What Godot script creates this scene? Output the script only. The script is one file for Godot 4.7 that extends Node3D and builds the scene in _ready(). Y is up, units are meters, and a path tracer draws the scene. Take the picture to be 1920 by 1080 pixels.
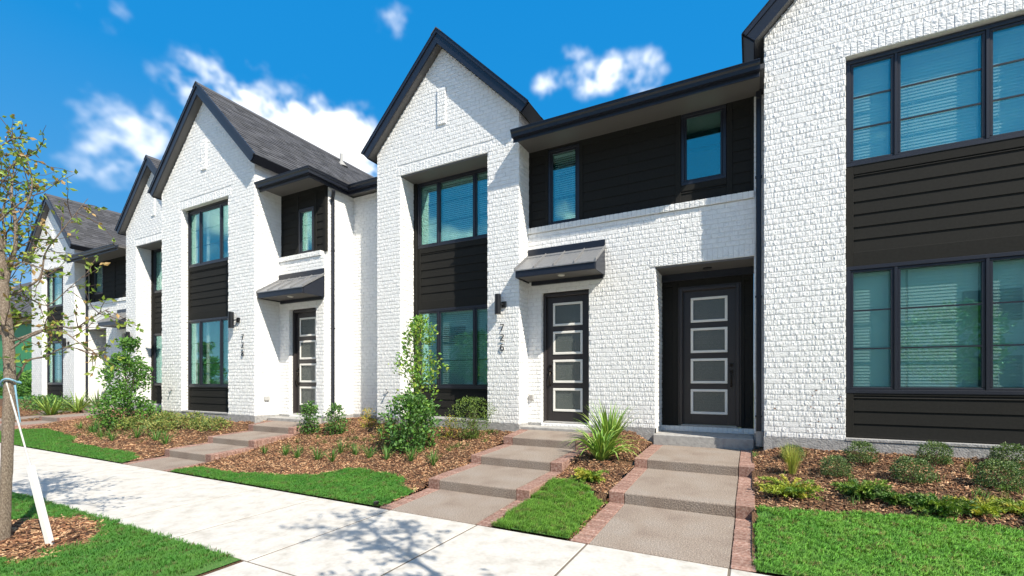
extends Node3D
# A row of white brick townhouses. x runs along the street, y is up, the houses stand towards -z.
# D is the distance in metres from the camera line to a plane parallel to the facades (z = -D).

const FOCAL := 860.0        # focal length of the photograph in its own pixels (1920 x 1080)
const HORIZON := 712.5      # row of the horizon in the photograph
const EYE := 1.57
const YAW := 0.48205        # camera turned left of the facades' normal

const BL := 0.193           # brick face length and height, joint 10 mm
const BH := 0.071
const BP := 0.203
const CP := 0.081

var rng := RandomNumberGenerator.new()
var M := {}
var taken := {}
var V_NEAR: Array = []      # brick variants
var V_FAR: Array = []
var V_FLAT: Array = []

# ------------------------------------------------------------------ mesh building
class MB:
	var v := PackedVector3Array()
	var n := PackedVector3Array()
	var c := PackedColorArray()
	var col := Color.WHITE
	var colored := false
	func tri(a: Vector3, b: Vector3, d: Vector3) -> void:
		var nn := (b - a).cross(d - a).normalized()
		v.append(a); v.append(d); v.append(b)
		n.append(nn); n.append(nn); n.append(nn)
		if colored:
			c.append(col); c.append(col); c.append(col)
	func quad(a: Vector3, b: Vector3, d: Vector3, e: Vector3) -> void:
		tri(a, b, d); tri(a, d, e)
	func stri(a: Vector3, b: Vector3, d: Vector3, na: Vector3, nb: Vector3, nd: Vector3) -> void:
		v.append(a); v.append(d); v.append(b)
		n.append(na); n.append(nd); n.append(nb)
		if colored:
			c.append(col); c.append(col); c.append(col)
	func squad(a: Vector3, b: Vector3, d: Vector3, e: Vector3, na: Vector3, nb: Vector3, nd: Vector3, ne: Vector3) -> void:
		stri(a, b, d, na, nb, nd); stri(a, d, e, na, nd, ne)
	func box(lo: Vector3, hi: Vector3) -> MB:
		return xbox(Transform3D(Basis(), (lo + hi) / 2), hi - lo)
	func xbox(t: Transform3D, s: Vector3) -> MB:
		var h := s / 2
		var p := []
		for i in 8:
			p.append(t * Vector3(h.x if i & 1 else -h.x, h.y if i & 2 else -h.y, h.z if i & 4 else -h.z))
		quad(p[0], p[4], p[6], p[2]); quad(p[1], p[3], p[7], p[5])
		quad(p[0], p[1], p[5], p[4]); quad(p[2], p[6], p[7], p[3])
		quad(p[0], p[2], p[3], p[1]); quad(p[4], p[5], p[7], p[6])
		return self
	func cbox(lo: Vector3, hi: Vector3, ch := 0.006) -> MB:
		return cxbox(Transform3D(Basis(), (lo + hi) / 2), hi - lo, ch)
	func cxbox(t: Transform3D, s: Vector3, ch := 0.006) -> MB:   # box with chamfered edges
		var h := s / 2
		ch = minf(ch, minf(h.x, minf(h.y, h.z)) * 0.8)
		var q := {}
		for i in 8:
			var g := Vector3(1 if i & 1 else -1, 1 if i & 2 else -1, 1 if i & 4 else -1)
			for k in 3:
				var w := h - Vector3(ch, ch, ch)
				w[k] = h[k]
				q[i * 3 + k] = t * (g * w)
		var f := [[0, 4, 6, 2, 0], [1, 3, 7, 5, 0], [0, 1, 5, 4, 1], [2, 6, 7, 3, 1], [0, 2, 3, 1, 2], [4, 5, 7, 6, 2]]
		for a in f:
			quad(q[a[0] * 3 + a[4]], q[a[1] * 3 + a[4]], q[a[2] * 3 + a[4]], q[a[3] * 3 + a[4]])
		for e in 3:
			var a1 := (e + 1) % 3
			var a2 := (e + 2) % 3
			for i in 8:
				if i & (1 << e):
					continue
				var j := i | (1 << e)
				var fl: bool = (1 if i & (1 << a1) else 0) != (1 if i & (1 << a2) else 0)
				if not fl:
					quad(q[i * 3 + a1], q[i * 3 + a2], q[j * 3 + a2], q[j * 3 + a1])
				else:
					quad(q[i * 3 + a2], q[i * 3 + a1], q[j * 3 + a1], q[j * 3 + a2])
		for i in 8:
			var odd: bool = ((1 if i & 1 else 0) + (1 if i & 2 else 0) + (1 if i & 4 else 0)) % 2 == 1
			if odd:
				tri(q[i * 3], q[i * 3 + 1], q[i * 3 + 2])
			else:
				tri(q[i * 3], q[i * 3 + 2], q[i * 3 + 1])
		return self
	func prism(p: Array, z0: float, z1: float) -> MB:     # polygon in xy, counter-clockwise, from z0 (back) to z1 (front)
		var poly := PackedVector2Array()
		for a in p:
			poly.append(a)
		var ix := Geometry2D.triangulate_polygon(poly)
		for k in range(0, ix.size(), 3):
			var a: Vector2 = p[ix[k]]; var b: Vector2 = p[ix[k + 1]]; var d: Vector2 = p[ix[k + 2]]
			if (b - a).cross(d - a) < 0:
				var s := b; b = d; d = s
			tri(Vector3(a.x, a.y, z1), Vector3(b.x, b.y, z1), Vector3(d.x, d.y, z1))
			tri(Vector3(a.x, a.y, z0), Vector3(d.x, d.y, z0), Vector3(b.x, b.y, z0))
		for k in p.size():
			var a: Vector2 = p[k]; var b: Vector2 = p[(k + 1) % p.size()]
			quad(Vector3(a.x, a.y, z0), Vector3(b.x, b.y, z0), Vector3(b.x, b.y, z1), Vector3(a.x, a.y, z1))
		return self
	func prism_x(p: Array, x0: float, x1: float) -> MB:   # polygon given as (depth D, y), run along x
		var poly := PackedVector2Array()
		for a in p:
			poly.append(a)
		var ix := Geometry2D.triangulate_polygon(poly)
		for k in range(0, ix.size(), 3):
			var a: Vector2 = p[ix[k]]; var b: Vector2 = p[ix[k + 1]]; var d: Vector2 = p[ix[k + 2]]
			if (b - a).cross(d - a) < 0:
				var s := b; b = d; d = s
			tri(Vector3(x1, a.y, -a.x), Vector3(x1, b.y, -b.x), Vector3(x1, d.y, -d.x))
			tri(Vector3(x0, a.y, -a.x), Vector3(x0, d.y, -d.x), Vector3(x0, b.y, -b.x))
		var area := 0.0
		for k in p.size():
			area += (p[k] as Vector2).cross(p[(k + 1) % p.size()])
		for k in p.size():
			var a: Vector2 = p[k]; var b: Vector2 = p[(k + 1) % p.size()]
			if area < 0:
				var s := a; a = b; b = s
			quad(Vector3(x0, a.y, -a.x), Vector3(x0, b.y, -b.x), Vector3(x1, b.y, -b.x), Vector3(x1, a.y, -a.x))
		return self
	func tube(p: Array, r: Array, sides := 8, cap := true) -> MB:
		var rings := []
		var nr := []
		var up := Vector3.UP
		for i in p.size():
			var d: Vector3 = (p[mini(i + 1, p.size() - 1)] - p[maxi(i - 1, 0)]).normalized()
			if i == 0:
				up = Vector3.RIGHT if absf(d.y) > 0.9 else Vector3.UP
			var s := d.cross(up).normalized()
			up = s.cross(d).normalized()
			var ring := []
			var nn := []
			for k in sides:
				var a := TAU * k / sides
				var o := s * cos(a) + up * sin(a)
				ring.append(p[i] + o * r[i])
				nn.append(o)
			rings.append(ring); nr.append(nn)
		for i in p.size() - 1:
			for k in sides:
				var j := (k + 1) % sides
				squad(rings[i][j], rings[i][k], rings[i + 1][k], rings[i + 1][j], nr[i][j], nr[i][k], nr[i + 1][k], nr[i + 1][j])
		if cap:
			for k in range(1, sides - 1):
				tri(rings[0][0], rings[0][k], rings[0][k + 1])
				var e: Array = rings[-1]
				tri(e[0], e[k + 1], e[k])
		return self
	func put(a: Array, t: Transform3D) -> void:            # a = [vertices, normals]
		v.append_array(t * (a[0] as PackedVector3Array))
		var b := t.basis
		var ib := Basis(b.x / b.x.length_squared(), b.y / b.y.length_squared(), b.z / b.z.length_squared())
		n.append_array(Transform3D(ib, Vector3.ZERO) * (a[1] as PackedVector3Array))
	func mesh() -> ArrayMesh:
		var ar := []
		ar.resize(Mesh.ARRAY_MAX)
		ar[Mesh.ARRAY_VERTEX] = v
		ar[Mesh.ARRAY_NORMAL] = n
		if colored:
			ar[Mesh.ARRAY_COLOR] = c
		var m := ArrayMesh.new()
		m.add_surface_from_arrays(Mesh.PRIMITIVE_TRIANGLES, ar)
		return m

# ------------------------------------------------------------------ nodes
func numbered(called: String) -> String:
	var k: int = taken.get(called, 0)
	taken[called] = k + 1
	return called if k == 0 else "%s_%03d" % [called, k]

func thing(called: String, label: String, category: String, at: Vector3, group := "") -> Node3D:
	var o := Node3D.new()
	o.name = numbered(called)
	add_child(o)
	o.position = at
	tag(o, label, category, group)
	return o

func tag(o: Node, label: String, category: String, group := "") -> void:
	o.set_meta("label", label); o.set_meta("category", category)
	if group != "":
		o.set_meta("group", group)

func origin_of(parent: Node) -> Vector3:                   # where a part must stand so that world coordinates fit
	if parent == self:
		return Vector3.ZERO
	return -(parent as Node3D).position if parent.get_parent() == self else Vector3.ZERO

func obj(called: String, m: Variant, mat: Material, parent: Node = self, stuff := false) -> MeshInstance3D:
	var o := MeshInstance3D.new()
	o.name = numbered(called) if parent == self else called
	o.mesh = (m as MB).mesh() if m is MB else m
	o.material_override = mat
	parent.add_child(o, true)
	o.position = origin_of(parent)
	if stuff:
		o.set_meta("kind", "stuff")
	return o

func group_part(called: String, parent: Node) -> Node3D:
	var o := Node3D.new()
	o.name = called
	parent.add_child(o, true)
	o.position = origin_of(parent)
	return o

func struct(called: String, m: Variant, mat: Material) -> MeshInstance3D:
	var o := obj(called, m, mat)
	o.set_meta("kind", "structure")
	return o

# ------------------------------------------------------------------ materials
func noise(sd: int, freq: float, octaves := 4, type := FastNoiseLite.TYPE_SIMPLEX_SMOOTH) -> FastNoiseLite:
	var f := FastNoiseLite.new()
	f.seed = sd; f.frequency = freq; f.noise_type = type
	f.fractal_octaves = octaves
	return f

func ntex(sd: int, freq: float, cols: Array, octaves := 4, size := 512, type := FastNoiseLite.TYPE_SIMPLEX_SMOOTH) -> NoiseTexture2D:
	var t := NoiseTexture2D.new()
	t.width = size; t.height = size; t.seamless = true
	t.noise = noise(sd, freq, octaves, type)
	if cols.size():
		var g := Gradient.new()
		var off := PackedFloat32Array()
		var cc := PackedColorArray()
		for k in cols.size():
			off.append(cols[k][0]); cc.append(cols[k][1])
		g.offsets = off; g.colors = cc
		t.color_ramp = g
	return t

func lin(r: float, g: float, b: float) -> Color:
	return Color(r, g, b).linear_to_srgb()

func mat(called: String, color: Color, rough := 0.8, tex: Texture2D = null, scale := 1.0, bump: Texture2D = null, bump_cm := 0.0, bump_scale := 1.0) -> StandardMaterial3D:
	var m := StandardMaterial3D.new()
	m.resource_name = called
	m.albedo_color = color
	m.roughness = rough
	m.uv1_triplanar = true
	m.uv1_world_triplanar = true
	m.uv1_scale = Vector3.ONE * scale
	if tex:
		m.albedo_texture = tex
	if bump:
		m.heightmap_enabled = true
		m.heightmap_texture = bump
		m.heightmap_scale = bump_cm
	M[called] = m
	return m

func make_materials() -> void:
	var fine := ntex(3, 0.06, [], 4)
	var grain := ntex(5, 0.16, [], 3)
	mat("brick_paint", Color.WHITE, 0.62, ntex(11, 0.012, [[0.0, lin(.74, .735, .72)], [0.42, lin(.82, .817, .805)], [1.0, lin(.87, .868, .86)]], 5), 0.9, fine, 0.3)
	mat("mortar_paint", Color.WHITE, 0.75, ntex(12, 0.03, [[0.0, lin(.70, .69, .67)], [1.0, lin(.80, .795, .78)]], 4), 1.5, fine, 0.35)
	mat("siding_paint", Color.WHITE, 0.75, ntex(13, 0.02, [[0.0, lin(.0185, .0182, .0166)], [1.0, lin(.0235, .023, .0212)]], 4), 2.0, grain, 0.05)
	M.siding_paint.metallic_specular = 0.22
	mat("trim_paint", Color.WHITE, 0.34, ntex(14, 0.02, [[0.0, lin(.011, .0135, .022)], [1.0, lin(.016, .019, .030)]], 4), 1.2, grain, 0.03)
	mat("frame_vinyl", Color.WHITE, 0.38, ntex(15, 0.03, [[0.0, lin(.010, .0125, .021)], [1.0, lin(.018, .021, .033)]], 4), 2.4, grain, 0.03)
	mat("soffit_paint", lin(.125, .118, .114), 0.5)
	mat("awning_metal", Color.WHITE, 0.42, ntex(16, 0.02, [[0.0, lin(.18, .183, .19)], [1.0, lin(.26, .263, .27)]], 4), 1.5)
	M.awning_metal.metallic = 0.2
	mat("door_wood", Color.WHITE, 0.33, ntex(17, 0.05, [[0.0, lin(.027, .023, .024)], [1.0, lin(.044, .038, .038)]], 3), 3.0, grain, 0.06)
	mat("lite_frame", lin(.80, .78, .73), 0.4)
	mat("lite_glass", lin(.085, .10, .094), 0.12, null, 1.0, ntex(18, 0.03, [], 2, 256), 0.5)
	M.lite_glass.uv1_scale = Vector3(9, 2.5, 9)
	M.lite_glass.metallic_specular = 0.7
	mat("black_metal", lin(.012, .012, .013), 0.3)
	mat("bronze", lin(.03, .024, .02), 0.28)
	M.bronze.metallic = 0.7
	mat("concrete_white", Color.WHITE, 0.85, ntex(21, 0.008, [[0.0, lin(.44, .415, .375)], [0.4, lin(.56, .535, .50)], [1.0, lin(.64, .62, .585)]], 6, 1024), 0.42, fine, 0.12)
	M.concrete_white.detail_enabled = true
	M.concrete_white.detail_blend_mode = BaseMaterial3D.BLEND_MODE_MUL
	M.concrete_white.detail_albedo = ntex(22, 0.09, [[0.0, Color(0.93, 0.92, 0.9)], [1.0, Color.WHITE]], 3)
	mat("joint_dirt", lin(.16, .13, .10), 0.95)
	mat("aggregate", Color.WHITE, 0.9, ntex(23, 0.14, [[0.0, lin(.125, .102, .086)], [0.40, lin(.245, .207, .175)], [0.60, lin(.325, .277, .237)], [1.0, lin(.52, .46, .41)]], 3, 1024), 0.42, grain, 0.5)
	M.aggregate.detail_enabled = true
	M.aggregate.detail_blend_mode = BaseMaterial3D.BLEND_MODE_MUL
	M.aggregate.detail_albedo = ntex(27, 0.006, [[0.0, Color(0.86, 0.82, 0.80)], [0.5, Color(0.97, 0.95, 0.93)], [1.0, Color.WHITE]], 5)
	mat("stoop_concrete", Color.WHITE, 0.85, ntex(24, 0.02, [[0.0, lin(.27, .26, .25)], [0.5, lin(.36, .35, .335)], [1.0, lin(.43, .42, .40)]], 5), 0.8, fine, 0.3)
	mat("foundation", Color.WHITE, 0.9, ntex(25, 0.02, [[0.0, lin(.24, .235, .23)], [0.5, lin(.34, .335, .33)], [1.0, lin(.42, .41, .40)]], 5), 0.9, fine, 0.5)
	for k in 4:
		var t: float = [0.86, 1.0, 1.12, 0.95][k]
		mat("edge_brick_%d" % k, Color.WHITE, 0.85, ntex(30 + k, 0.03, [[0.0, lin(.19 * t, .09 * t, .066 * t)], [0.45, lin(.30 * t, .172 * t, .132 * t)], [0.75, lin(.38 * t, .25 * t, .205 * t)], [1.0, lin(.56 * t, .44 * t, .40 * t)]], 4, 256), 3.0, fine, 0.4)
	mat("mulch_soil", Color.WHITE, 0.95, ntex(41, 0.06, [[0.0, lin(.045, .023, .012)], [0.5, lin(.12, .062, .03)], [1.0, lin(.27, .16, .08)]], 5, 1024), 1.3, fine, 3.0)
	mat("lawn_soil", Color.WHITE, 0.95, ntex(42, 0.05, [[0.0, lin(.05, .14, .022)], [0.6, lin(.085, .22, .032)], [1.0, lin(.17, .19, .06)]], 5), 1.5, fine, 2.0)
	mat("street_concrete", Color.WHITE, 0.9, ntex(43, 0.2, [[0.0, lin(.42, .40, .37)], [1.0, lin(.54, .52, .49)]], 4), 0.8)  # pale concrete, its tone raised to bounce more light onto the shaded walls
	mat("earth", Color.WHITE, 0.95, ntex(44, 0.02, [[0.0, lin(.05, .08, .02)], [1.0, lin(.10, .11, .04)]], 5), 0.2)
	mat("shingle", Color.WHITE, 0.9, ntex(45, 0.3, [[0.0, Color(0.62, 0.62, 0.64)], [1.0, Color.WHITE]], 3), 1.0, grain, 0.4)
	M.shingle.vertex_color_use_as_albedo = true
	mat("blind", lin(.52, .80, .79), 0.55)
	M.blind.backlight_enabled = true
	M.blind.backlight = lin(.3, .33, .31)
	mat("room_paint", lin(.20, .21, .20), 0.9)
	mat("curtain", lin(.62, .78, .72), 0.8)
	var g := mat("glass", Color(lin(.03, .22, .20), 0.08), 0.02)
	g.transparency = BaseMaterial3D.TRANSPARENCY_ALPHA
	g.metallic_specular = 0.75
	# outer pane with a thin reflecting coat
	var im := Image.create(4, 4, false, Image.FORMAT_RGBA8)
	im.fill(Color(1, 1, 1, 0.20))
	var cg := mat("coated_glass", lin(.44, .95, .84), 0.015, ImageTexture.create_from_image(im))
	cg.uv1_triplanar = false
	cg.metallic = 1.0
	cg.transparency = BaseMaterial3D.TRANSPARENCY_ALPHA
	mat("white_pvc", lin(.62, .62, .60), 0.5)
	mat("blue_strap", lin(.18, .36, .48), 0.7)
	mat("wire", lin(.6, .6, .58), 0.4)
	mat("bark", Color.WHITE, 0.9, ntex(51, 0.03, [[0.0, lin(.10, .075, .055)], [0.45, lin(.25, .19, .14)], [0.7, lin(.37, .31, .245)], [1.0, lin(.52, .48, .42)]], 5), 5.0, fine, 1.6)
	M.bark.uv1_scale = Vector3(6, 2.2, 6)
	mat("twig", lin(.10, .065, .05), 0.9)
	for a in [["leaf", 0.5], ["grass", 0.5], ["chip", 0.0]]:
		var l := mat(a[0], Color.WHITE, 0.55 if a[0] == "leaf" else 0.75)
		l.uv1_triplanar = false
		l.vertex_color_use_as_albedo = true
		l.cull_mode = BaseMaterial3D.CULL_DISABLED
		if a[1] > 0:
			l.backlight_enabled = true
			l.backlight = Color(0.62, 0.66, 0.35)
	M.chip.roughness = 0.9
	mat("green_sheathing", lin(.035, .26, .10), 0.6)
	mat("grey_roof", Color.WHITE, 0.9, ntex(52, 0.1, [[0.0, lin(.05, .05, .055)], [1.0, lin(.10, .10, .11)]], 3), 1.0)
	mat("lumber", lin(.45, .31, .16), 0.8)
	mat("stucco", lin(.42, .42, .41), 0.9)
	mat("dark_pane", lin(.02, .03, .035), 0.08)
	mat("lamp_glow_off", lin(.7, .68, .62), 0.3)

# ------------------------------------------------------------------ bricks
func brick_variant(sd: int, nx: int, ny: int, amp: float) -> Array:
	var r := RandomNumberGenerator.new()
	r.seed = sd
	var m := MB.new()
	var colz := []
	for i in nx + 1:
		colz.append(r.randf_range(-1, 1) * amp * 0.8)
	var p := []
	for j in ny + 1:
		for i in nx + 1:
			var x := (float(i) / nx - 0.5) * BL
			var y := (float(j) / ny - 0.5) * BH
			var edge := i == 0 or i == nx or j == 0 or j == ny
			if i > 0 and i < nx:
				x += r.randf_range(-0.3, 0.3) * BL / nx
			elif amp > 0.002:
				x += r.randf_range(-0.003, 0.002) * (1 if i == nx else -1)
			if j > 0 and j < ny:
				y += r.randf_range(-0.3, 0.3) * BH / ny
			elif amp > 0.002:
				y += r.randf_range(-0.0035, 0.002) * (1 if j == ny else -1)
			var z: float = colz[i] + r.randf_range(-1, 1) * amp * 0.75
			if edge:
				z = -0.0015 + z * 0.4
			p.append(Vector3(x, y, z))
	for j in ny:
		for i in nx:
			var a: Vector3 = p[j * (nx + 1) + i]; var b: Vector3 = p[j * (nx + 1) + i + 1]
			var d: Vector3 = p[(j + 1) * (nx + 1) + i + 1]; var e: Vector3 = p[(j + 1) * (nx + 1) + i]
			m.quad(a, b, d, e)
	var back := Vector3(0, 0, -0.026)
	for i in nx:
		var a: Vector3 = p[i]; var b: Vector3 = p[i + 1]
		m.quad(Vector3(a.x, a.y, -0.026), Vector3(b.x, b.y, -0.026), b, a)
		a = p[ny * (nx + 1) + i]; b = p[ny * (nx + 1) + i + 1]
		m.quad(a, b, Vector3(b.x, b.y, -0.026), Vector3(a.x, a.y, -0.026))
	for j in ny:
		var a: Vector3 = p[j * (nx + 1)]; var b: Vector3 = p[(j + 1) * (nx + 1)]
		m.quad(a, b, Vector3(b.x, b.y, back.z), Vector3(a.x, a.y, back.z))
		a = p[j * (nx + 1) + nx]; b = p[(j + 1) * (nx + 1) + nx]
		m.quad(Vector3(a.x, a.y, back.z), Vector3(b.x, b.y, back.z), b, a)
	return [m.v, m.n, m.mesh()]

func make_bricks() -> void:
	for k in 10:
		V_NEAR.append(brick_variant(100 + k, 13, 3, 0.0036))
	for k in 6:
		V_FAR.append(brick_variant(200 + k, 5, 2, 0.0038))
	for k in 3:
		V_FLAT.append(brick_variant(300 + k, 3, 2, 0.0012))

func wall_xf(x: float, d: float, facing: String) -> Transform3D:
	# local x runs along the wall, y up, z outwards
	match facing:
		"front": return Transform3D(Basis(), Vector3(x, 0, -d))
		"right": return Transform3D(Basis(Vector3(0, 0, -1), Vector3.UP, Vector3.RIGHT), Vector3(x, 0, -d))   # u runs away from the street
		"left": return Transform3D(Basis(Vector3(0, 0, 1), Vector3.UP, Vector3.LEFT), Vector3(x, 0, -d))       # u runs towards the street
	return Transform3D()

func cut(spans: Array, a: float, b: float) -> Array:
	var out := []
	for s in spans:
		if b <= s[0] or a >= s[1]:
			out.append(s)
			continue
		if a > s[0]:
			out.append([s[0], a])
		if b < s[1]:
			out.append([b, s[1]])
	return out

# rows of bricks on a wall; holes are [u0, u1, v0, v1]; gable = [centre u, half width, eave v] limits the rows above the eave
func lay(sink: Array, xf: Transform3D, u0: float, u1: float, v0: float, v1: float, holes: Array, gable: Array = [], flat := false) -> void:
	var rows := int(round((v1 - v0) / CP))
	var step := (v1 - v0) / rows
	for r in rows:
		var vc := v0 + (r + 0.5) * step
		var spans := [[u0, u1]]
		if gable.size() and vc > gable[2]:
			var hw: float = gable[1] - (vc - gable[2]) - 0.02
			if hw < 0.05:
				break
			spans = [[gable[0] - hw, gable[0] + hw]]
		for h in holes:
			if vc > h[2] and vc < h[3]:
				spans = cut(spans, h[0], h[1])
		for s in spans:
			var off := BP * 0.5 * (r % 2) + BP * 0.25 * ((r * 7) % 3 - 1) * 0.3
			var k0 := int(floor((s[0] - off) / BP))
			var k1 := int(ceil((s[1] - off) / BP))
			for k in range(k0, k1):
				var a := maxf(k * BP + off + 0.005, s[0])
				var b := minf((k + 1) * BP + off - 0.005, s[1])
				if b - a < 0.025:
					continue
				var pos := Vector3((a + b) / 2, vc + rng.randf_range(-0.0025, 0.0025), rng.randf_range(0.0085, 0.0120))
				var bs := Basis(Vector3.BACK, rng.randf_range(-0.012, 0.012)).scaled_local(Vector3((b - a) / BL, (step - 0.010) / BH, 1.0))
				sink.append([xf * Transform3D(bs, pos), flat or rng.randf() < 0.07])

# upright bricks (soldier course) or a rowlock sill
func soldiers(sink: Array, xf: Transform3D, u0: float, u1: float, v0: float, v1: float, proud := 0.012) -> void:
	var cnt := int(round((u1 - u0) / CP))
	var w := (u1 - u0) / cnt
	for k in cnt:
		var pos := Vector3(u0 + (k + 0.5) * w, (v0 + v1) / 2, proud + rng.randf_range(-0.003, 0.003))
		var bs := Basis(Vector3(0, 1, 0), Vector3(-1, 0, 0), Vector3(0, 0, 1)).scaled_local(Vector3((v1 - v0 - 0.008) / BL, (w - 0.009) / BH, 1.0))
		sink.append([xf * Transform3D(bs, pos), false])

func commit_bricks(house: Node3D, sink: Array, near: bool) -> void:
	var eye := Vector3(0, EYE, 0)
	var order := []
	for k in sink.size():
		var t: Transform3D = sink[k][0]
		var to: Vector3 = eye - t.origin
		var facing := t.basis.z.normalized().dot(to.normalized())
		var size := facing / to.length_squared() * t.basis.x.length()
		if t.origin.x > 3.4 or t.origin.y > 7.2:
			size = 0.0
		order.append([size, k])
	order.sort_custom(func(a, b): return a[0] > b[0])
	var vs: Array = V_NEAR if near else V_FAR
	var rest := MB.new()
	for i in order.size():
		var s: Array = sink[order[i][1]]
		var variant: Array = V_FLAT[rng.randi() % V_FLAT.size()] if s[1] else vs[rng.randi() % vs.size()]
		if near and i < 300:
			var o := MeshInstance3D.new()
			o.name = "brick"
			o.mesh = variant[2]
			o.material_override = M.brick_paint
			house.add_child(o, true)
			o.transform = Transform3D(Basis(), -house.position) * (s[0] as Transform3D)
		else:
			rest.put(variant, s[0])
	obj("brickwork", rest, M.brick_paint, house, true)

# ------------------------------------------------------------------ house pieces
func bx(x0: float, x1: float, y0: float, y1: float, d_front: float, d_back: float, ch := 0.0, mb: MB = null) -> MB:
	if mb == null:
		mb = MB.new()
	if ch > 0:
		mb.cbox(Vector3(x0, y0, -d_back), Vector3(x1, y1, -d_front), ch)
	else:
		mb.box(Vector3(x0, y0, -d_back), Vector3(x1, y1, -d_front))
	return mb

# overlapping boards between two heights, with flat trim boards round them
func siding(parent: Node3D, x0: float, x1: float, y0: float, y1: float, d: float, trim: Array, expo := 0.183) -> void:
	# trim = [left, right, bottom, top] widths
	obj("backing_board", bx(x0, x1, y0, y1, d + 0.012, d + 0.05), M.siding_paint, parent)
	if trim[0] > 0:
		obj("trim_board", bx(x0, x0 + trim[0], y0, y1, d - 0.024, d + 0.01, 0.003), M.siding_paint, parent)
	if trim[1] > 0:
		obj("trim_board", bx(x1 - trim[1], x1, y0, y1, d - 0.024, d + 0.01, 0.003), M.siding_paint, parent)
	var a: float = x0 + trim[0] + 0.001
	var b: float = x1 - trim[1] - 0.001
	if trim[2] > 0:
		obj("trim_board", bx(a, b, y0, y0 + trim[2], d - 0.022, d + 0.01, 0.003), M.siding_paint, parent)
	if trim[3] > 0:
		obj("trim_board", bx(a, b, y1 - trim[3], y1, d - 0.022, d + 0.01, 0.003), M.siding_paint, parent)
	var y: float = y0 + trim[2] + 0.001
	var top: float = y1 - trim[3] - 0.001
	while y < top - 0.02:
		var h := minf(expo, top - y)
		obj("siding_board", MB.new().prism_x([Vector2(d - 0.018, y), Vector2(d + 0.010, y), Vector2(d + 0.010, y + h), Vector2(d - 0.004, y + h), Vector2(d - 0.017, y + 0.004)], a, b), M.siding_paint, parent)
		y += h

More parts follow.
